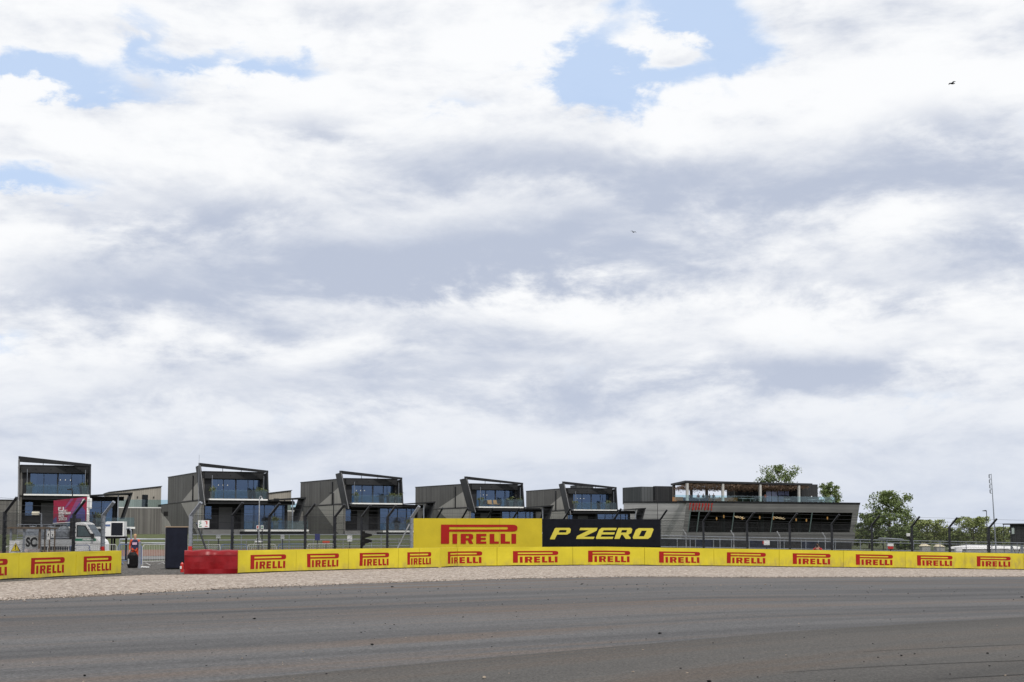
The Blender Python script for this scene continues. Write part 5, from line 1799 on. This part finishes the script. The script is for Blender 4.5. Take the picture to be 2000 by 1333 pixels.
# red and blue billboard
def billboard():
    ya_, yb_ = 86.0, 82.5
    a, b = W(105.5, ya_), W(170, yb_)
    d = b - a
    wid = math.hypot(d.x, d.y)
    t = thing('billboard', 'red and blue event billboard with white lettering above the truck', 'billboard', (a.x, a.y, 0), math.atan2(d.y, d.x))
    za, zb = ZP(1022, ya_), ZP(978, ya_)
    zc, zd = ZP(1018, yb_), ZP(971, yb_)
    pt = lambda u, v, o=0.0: (wid * u, o, (za + (zb - za) * v) * (1 - u) + (zc + (zd - zc) * v) * u)
    mb = MB()
    mb.hexa([pt(0, 0, 0), pt(1, 0, 0), pt(1, 0, 0.12), pt(0, 0, 0.12), pt(0, 1, 0), pt(1, 1, 0), pt(1, 1, 0.12), pt(0, 1, 0.12)])
    mb.build('panel', mat('billboard_red', (0.33, 0.006, 0.045), 0.5, var=0.25, scale=0.8, spec=0.15), t)
    blue = mat('billboard_blue', (0.03, 0.02, 0.20), 0.4, var=0.3, scale=1.0)
    MB().quad(pt(0.42, 0.0, -0.004), pt(0.97, 0.0, -0.004), pt(0.97, 0.42, -0.004), pt(0.80, 0.80, -0.004), pt(0.66, 0.50, -0.004)).build('blue_field', blue, t)
    MB().quad(pt(0.0, 0.0, -0.004), pt(0.12, 0.0, -0.004), pt(0.10, 0.28, -0.004), pt(0.0, 0.14, -0.004)).build('blue_field', blue, t)
    MB().quad(pt(0.30, 0.55, -0.004), pt(0.36, 0.55, -0.004), pt(0.62, 0.98, -0.004), pt(0.52, 0.98, -0.004)).build('purple_streak', mat('billboard_purple', (0.25, 0.015, 0.16), 0.4), t)
    MB().quad(pt(0.36, 0.0, -0.003), pt(0.5, 0.0, -0.003), pt(0.9, 0.98, -0.003), pt(0.72, 0.98, -0.003)).build('purple_streak', mat('billboard_purple', (0.25, 0.015, 0.16), 0.4), t)
    sl = math.atan2(zc - za, wid)
    for k, (txt, wd) in enumerate((('F1', 0.17), ('FORMULA 1', 0.26), ('BRITISH GRAND', 0.37), ('PRIX', 0.18), ('2023', 0.26))):
        v = 0.60 - 0.115 * k
        p = pt(0.17 + wd / 2, v, -0.012)
        o = text_mesh(txt, 0.23 if k else 0.27, WHITE, 'lettering', t, Matrix.Identity(4), 0.002, 0.006)
        bx = [c[0] for c in o.bound_box]
        s = wid * wd / (max(bx) - min(bx))
        o.data.transform(Matrix.Translation(p) @ Matrix.Rotation(-sl, 4, 'Y') @ FACE @ Matrix.Diagonal((s, 1, 1, 1)))
    MB().quad(pt(0.82, 0.72, -0.008), pt(0.86, 0.72, -0.008), pt(0.95, 0.93, -0.008), pt(0.89, 0.93, -0.008)).build('white_emblem', WHITE, t)
    MB().tube((wid + 0.02, 0.1, -0.2), (wid + 0.02, 0.1, zd + 0.02), 0.09, 10).build('pole', WHITE, t)
    MB().box(wid + 0.08, wid + 0.40, 0.04, 0.18, zc + 0.75, zd - 0.1).build('end_box', WHITE, t, bevel=0.05)
    MB().tube((0.05, 0.1, -0.2), (0.05, 0.1, zb), 0.03, 8).build('pole', STEEL, t)
    MB().tube((0.02, -0.01, za - 0.03), (wid * 0.7, -0.01, za + (zc - za) * 0.7 - 0.03), 0.03).build('lower_rail', WHITE, t)


billboard()
q = W(204, 80)
t = thing('generator', 'white boxy generator with dark grille on a black stand', 'generator', q, 0.1)
z0, z1 = ZP(1048, 80) - q.z, ZP(1019, 80) - q.z
MB().prism([(0, 0, z0), (1.22, 0, z0), (1.22, 0, z1), (0.2, 0, z1), (0.0, 0, z1 - 0.12)], (0, 0.9, 0)).build('housing', WHITE, t)
g = MB().box(0.46, 1.14, -0.02, 0.0, z0 + 0.06, z1 - 0.08).build('grille', NAVY, t)
for k in range(10):
    MB().box(0.48 + k * 0.066, 0.50 + k * 0.066, -0.035, -0.02, z0 + 0.08, z1 - 0.1).build('slat', CHAR, g)
MB().box(0.06, 0.40, -0.012, -0.002, z1 - 0.30, z1 - 0.18).build('blue_panel', BLUEM, t)
MB().box(-0.1, 1.3, 0.0, 0.9, z0 - 0.14, z0 - 0.002).build('base_frame', BLACKP, t)
for x, y in ((0.5, 0.05), (0.5, 0.85), (1.2, 0.85), (0.0, 0.85)):
    MB().box(x - 0.05, x + 0.05, y - 0.05, y + 0.05, -0.2, z0 - 0.14).build('leg', BLACKP, t)
MB().path([(1.3, 0.2, z0 + 0.45), (1.5, 0.2, z0 + 0.5), (1.62, 0.2, z0 + 0.3), (1.62, 0.2, -0.1)], 0.05).build('exhaust_pipe', STEEL, t)

# ------------------------------------------------------------------ right hand background
q = W(1958, 150)
t = thing('timing_building', 'black cabin building on trestle legs at the right edge', 'building', q, -0.36)
z0, z1 = ZP(1064, 150) - q.z, ZP(1023, 150) - q.z
MB().box(0.7, 9.0, 0, 6, z0, z1 - 0.12).build('wall', BLACKCL, t)
MB().box(-0.1, 9.2, -0.3, 6.2, z1 - 0.115, z1).build('roof', CHAR, t)
wobj = MB().box(0.72, 1.2, -0.05, -0.003, z0 + 1.05, z1 - 0.4).build('window', CHAR, t)
MB().box(0.86, 1.14, -0.07, -0.052, z0 + 1.2, z1 - 0.5).build('pane', mat('pale_glass', (0.45, 0.52, 0.5), 0.1), wobj)
MB().tube((0.0, -0.2, -0.2), (0.0, -0.2, z1 - 0.12), 0.04).build('corner_post', CHAR, t)
for k in range(5):
    x = 0.8 + k * 1.1
    MB().box(x - 0.12, x + 0.12, 0.1, 0.34, -0.3, z0 - 0.004).build('trestle_leg', STEEL, t)
    if k < 4:
        MB().tube((x, 0.2, z0), (x + 0.55, 0.2, 0), 0.04).tube((x + 1.1, 0.2, z0), (x + 0.55, 0.2, 0), 0.04).build('trestle_brace', DSTEEL, t)
MARQ = mat('marquee_canvas', (0.78, 0.78, 0.78), 0.6, var=0.06)


def marquee(label, px, y, w_, d_, he, hr, m=MARQ):
    q = W(px, y)
    t = thing('marquee', label, 'marquee', q, 0.1, 'white event tents')
    MB().prism([(-w_ / 2, -d_ / 2, he), (w_ / 2, -d_ / 2, he), (w_ / 2 - 0.5, -d_ / 2 + 0.3, (he + hr) / 2), (0, 0 - d_ / 2 + 0.6, hr), (-w_ / 2 + 0.5, -d_ / 2 + 0.3, (he + hr) / 2)], (0, d_, 0)).build('roof', m, t)
    MB().box(-w_ / 2 + 0.1, w_ / 2 - 0.1, -d_ / 2 + 0.1, d_ / 2, -0.3, he - 0.005).build('wall', mat('grey_tent_wall', (0.32, 0.32, 0.31), 0.8), t)


marquee('broad white marquee right of the trees', 1908, 190, 6.5, 6, ZP(1074, 190) + 1.4, ZP(1067, 190) + 1.4)
marquee('white marquee at the foot of the leaning mast', 1962, 195, 6.0, 6, ZP(1073, 195) + 1.4, ZP(1067, 195) + 1.4)
marquee('small pointed cream tent behind the middle of the right fence', 1804, 200, 1.5, 1.2, ZP(1070, 200) + 1.4, ZP(1064, 200) + 1.4, mat('cream_canvas', (0.62, 0.55, 0.40), 0.7))
marquee('small pointed cream tent nearest the lamp post', 1832, 205, 1.5, 1.2, ZP(1070, 205) + 1.4, ZP(1064, 205) + 1.4, mat('cream_canvas', (0.62, 0.55, 0.40), 0.7))
board('white_box_sign', 'white box standing by the rail below the trees', 1869, 1076, 106, 0.48, 0.5, WHITE, 'box', 0.4)
q = W(1772, 88)
t = thing('camera_post', 'white camera box on a dark arm beside the right fence', 'camera', q)
zc = ZP(1045, 88) - q.z
MB().box(-0.12, 0.1, -0.1, 0.1, zc - 0.1, zc + 0.1).build('camera_box', WHITE, t, bevel=0.02)
MB().tube((0.0, 0, zc - 0.1), (0.25, 0, zc - 0.5), 0.07).tube((0.25, 0, -0.2), (0.25, 0, zc - 0.4), 0.05).build('arm', BLACKP, t)
q = W(1738, 130)
t = thing('flat_canopy', 'flat grey canopy roof below the big tree', 'canopy', q, 0.1)
zc = ZP(1052, 130) - q.z
MB().hexa([(-1.0, -1, zc), (1.0, -1, zc - 0.12), (1.0, 1, zc - 0.12), (-1.0, 1, zc), (-0.8, -0.8, zc + 0.07), (0.8, -0.8, zc - 0.03), (0.8, 0.8, zc - 0.03), (-0.8, 0.8, zc + 0.07)]).build('roof', STEEL, t)
for x in (-0.8, 0.8):
    MB().tube((x, 0, -0.2), (x, 0, zc - 0.05), 0.05).build('post', DSTEEL, t)


# dark screens put in for the clubhouse shadow, hedges and fence at its foot
sp = pxpath([(1286, 118), (1480, 121), (1662, 124)])
a0 = sp.at(0)
t = thing('shade_screen', 'dark screen fence standing in for shadow and hedges at the clubhouse foot', 'fence', (a0.x, a0.y, 0))
nsc = 11
for k in range(nsc):
    a, b = sp.at(sp.s[-1] * k / nsc) - a0, sp.at(sp.s[-1] * (k + 1) / nsc) - a0
    d = (b - a).normalized() * 0.04
    g = ground_z(a.x + a0.x, a.y + a0.y)
    MB().prism([(a.x + d.x, a.y + d.y, g - 0.1), (b.x - d.x, b.y - d.y, g - 0.1), (b.x - d.x, b.y - d.y, g + 1.36), (a.x + d.x, a.y + d.y, g + 1.36)], (0, 0.03, 0)).build(
        'screen_panel', mat('shadow_screen_%d' % (k % 3), [(0.022, 0.025, 0.030), (0.030, 0.031, 0.033), (0.020, 0.024, 0.040)][k % 3], 0.8, var=0.5, scale=1.5), t)
    MB().tube((a.x, a.y - 0.05, g - 0.2), (a.x, a.y - 0.05, g + 1.5), 0.035).build('post', STEEL, t)


# ------------------------------------------------------------------ trees
def tree(label, px, y, ptop, wpx, m, crown_base=0.25, dens=1.0, seed=0, shape=1.0, leaf=0.26):
    rd = random.Random(seed)
    q = W(px, y)
    H = ZP(ptop, y) - q.z
    rx = wpx / 2 * y / F
    t = thing('tree', label, 'tree', q, 0, 'trees beyond the fence')
    mb = MB()
    lean_ = Vector((rd.uniform(-0.05, 0.05) * H, 0, H))
    mb.tube((0, 0, -0.4), lean_ * 0.5, H * 0.022 + 0.08, 8, H * 0.014).tube(lean_ * 0.5, lean_ * 0.9, H * 0.014, 6, 0.03)
    tips = []
    n_l = 16
    for k in range(n_l):
        f = crown_base * 0.7 + (0.95 - crown_base * 0.7) * k / n_l
        s = lean_ * f
        ang = k * 2.4 + rd.uniform(-0.3, 0.3)
        prof_ = math.sin(math.pi * min(1, max(0.08, (f - crown_base * 0.6) / (1.02 - crown_base * 0.6)) ** shape)) ** 0.6
        ln = rx * (0.35 + 0.65 * prof_) * rd.uniform(0.7, 1.05)
        e = s + Vector((math.cos(ang) * ln, math.sin(ang) * ln, min(ln * rd.uniform(0.25, 0.7), H * 0.96 - s.z)))
        mid = s.lerp(e, 0.5) + Vector((0, 0, -0.05 * ln))
        mb.tube(s, mid, 0.05 + 0.006 * H, 5, 0.04).tube(mid, e, 0.04, 5, 0.015)
        tips += [mid.lerp(e, 0.3), e, mid.lerp(e, 0.7) + Vector((rd.uniform(-.4, .4), rd.uniform(-.4, .4), 0.4))]
    mb.build('trunk', BARK, t)
    lb = MB()
    nclump = int(115 * dens)
    for k in range(nclump):
        if k < len(tips):
            c = tips[k]
        else:
            f = crown_base + (0.95 - crown_base) * rd.random()
            pr = math.sin(math.pi * min(1, max(0.03, ((f - crown_base) / (0.97 - crown_base)) * 0.93 + 0.05) ** shape)) ** 0.7
            an = rd.uniform(0, 6.283)
            rr_ = rx * pr * math.sqrt(rd.random()) * rd.uniform(0.75, 1.08)
            c = lean_ * f + Vector((math.cos(an) * rr_, math.sin(an) * rr_, 0))
        sz = rx * rd.uniform(0.10, 0.24)
        for j in range(rd.randint(28, 62)):
            o = Vector((rd.gauss(0, 1), rd.gauss(0, 1), rd.gauss(0, 0.8))) * sz * 0.55
            p = c + o
            if p.z > H * 1.0 or p.z < 0.2:
                continue
            nrm = Vector((rd.uniform(-1, 1), rd.uniform(-1, 1), rd.uniform(-0.2, 1))).normalized()
            d = nrm.cross(Vector((rd.uniform(-1, 1), rd.uniform(-1, 1), rd.uniform(-1, 1)))).normalized() * leaf * rd.uniform(0.5, 1.0)
            e = nrm.cross(d).normalized() * leaf * 0.42
            lb.quad(p - d, p + e, p + d, p - e)
    lb.build('crown', m, t)


tree('leafy tree rising behind the clubhouse pergola', 1526, 262, 908, 92, LEAFA, 0.40, 1.3, 1, 0.75)
tree('small leafy tree behind the right end of the clubhouse', 1615, 262, 942, 58, LEAFA, 0.30, 1.1, 2, 0.7)
tree('tallest broad tree right of the clubhouse', 1738, 215, 959, 92, LEAFA, 0.08, 1.6, 3, 0.62, 0.24)
tree('loose tree leaning beside the tallest tree on its left', 1696, 218, 1003, 56, LEAFA, 0.12, 0.7, 4, 0.9, 0.24)
tree('round bushy tree right of the tallest tree', 1808, 222, 1016, 92, LEAFB, 0.18, 0.85, 5, 0.9, 0.24)
tree('airy rounded tree left of the lamp pole', 1898, 222, 1010, 74, LEAFB, 0.2, 0.62, 6, 0.9, 0.24)
tree('low tree beside the black cabin building', 1946, 225, 1030, 62, LEAFB, 0.12, 0.6, 7, 0.9, 0.24)
tree('low pale green tree at the clubhouse right corner', 1672, 250, 1035, 48, LEAFB, 0.05, 0.9, 8, 0.9, 0.24)
tree('dark low tree between the round bushy tree and the airy tree', 1856, 228, 1032, 46, LEAFA, 0.1, 0.6, 9, 0.9, 0.24)
tree('bushy low tree in front of the tallest tree', 1765, 212, 1030, 60, LEAFA, 0.05, 0.9, 10, 0.9, 0.24)

# distant hedge closing the horizon
mb = MB()
rd = random.Random(21)
for k in range(9000):
    u = rd.random()
    x = -260 + 620 * u
    y = 420 + 30 * math.sin(u * 9) + rd.uniform(-8, 8)
    h = 1.5 + 1.3 * mnoise.noise(Vector((x * 0.03, 0, 0))) + 1.2 * mnoise.noise(Vector((x * 0.11, 3, 0)))
    z = rd.random() ** 0.7 * max(1.5, h)
    c = Vector((x, y, z - 0.5))
    d = Vector((rd.uniform(-1, 1), rd.uniform(-1, 1), rd.uniform(-1, 1))).normalized() * rd.uniform(0.4, 0.8)
    e = d.cross(Vector((rd.uniform(-1, 1), rd.uniform(-1, 1), rd.uniform(-1, 1)))).normalized() * 0.45
    mb.quad(c - d, c + e, c + d, c - e)
tag(mb.build('far_hedge', LEAFA), 'distant dark green hedge line on the horizon', 'hedge', kind='stuff')

# ------------------------------------------------------------------ birds
def bird(label, px, py, y, span, roll):
    d = pix_dir(px, py)
    p = Vector((0, 0, CAM_H)) + d * (y / d.y)
    t = thing('bird', label, 'bird', p, 0.6)
    mb = MB().ball((0, 0, 0), 0.06, 0.2, 0.06, 8)
    mb.ball((0, -0.22, 0.02), 0.04, 0.06, 0.04, 8)
    mb.hexa([(-0.04, 0.15, -0.01), (0.04, 0.15, -0.01), (0.08, 0.36, 0), (-0.08, 0.36, 0), (-0.04, 0.15, 0.01), (0.04, 0.15, 0.01), (0.08, 0.36, 0.012), (-0.08, 0.36, 0.012)])
    for s in (-1, 1):
        h = span / 2
        pts = [(0, -0.08, 0.03), (s * h * 0.5, -0.12, 0.14), (s * h, 0.02, 0.02), (s * h * 0.5, 0.10, 0.13), (0, 0.12, 0.03)]
        mb.prism(pts if s > 0 else pts[::-1], (0, 0, 0.015))
    mb.build('body', DARKCL, t)
    t.rotation_euler = (0.3, roll, 0.5)


bird('dark bird flying high at the upper right', 1860, 164, 110, 1.0, -0.45)
bird('tiny pale grey bird gliding over the middle of the sky', 1237, 454, 170, 1.0, 0.1)
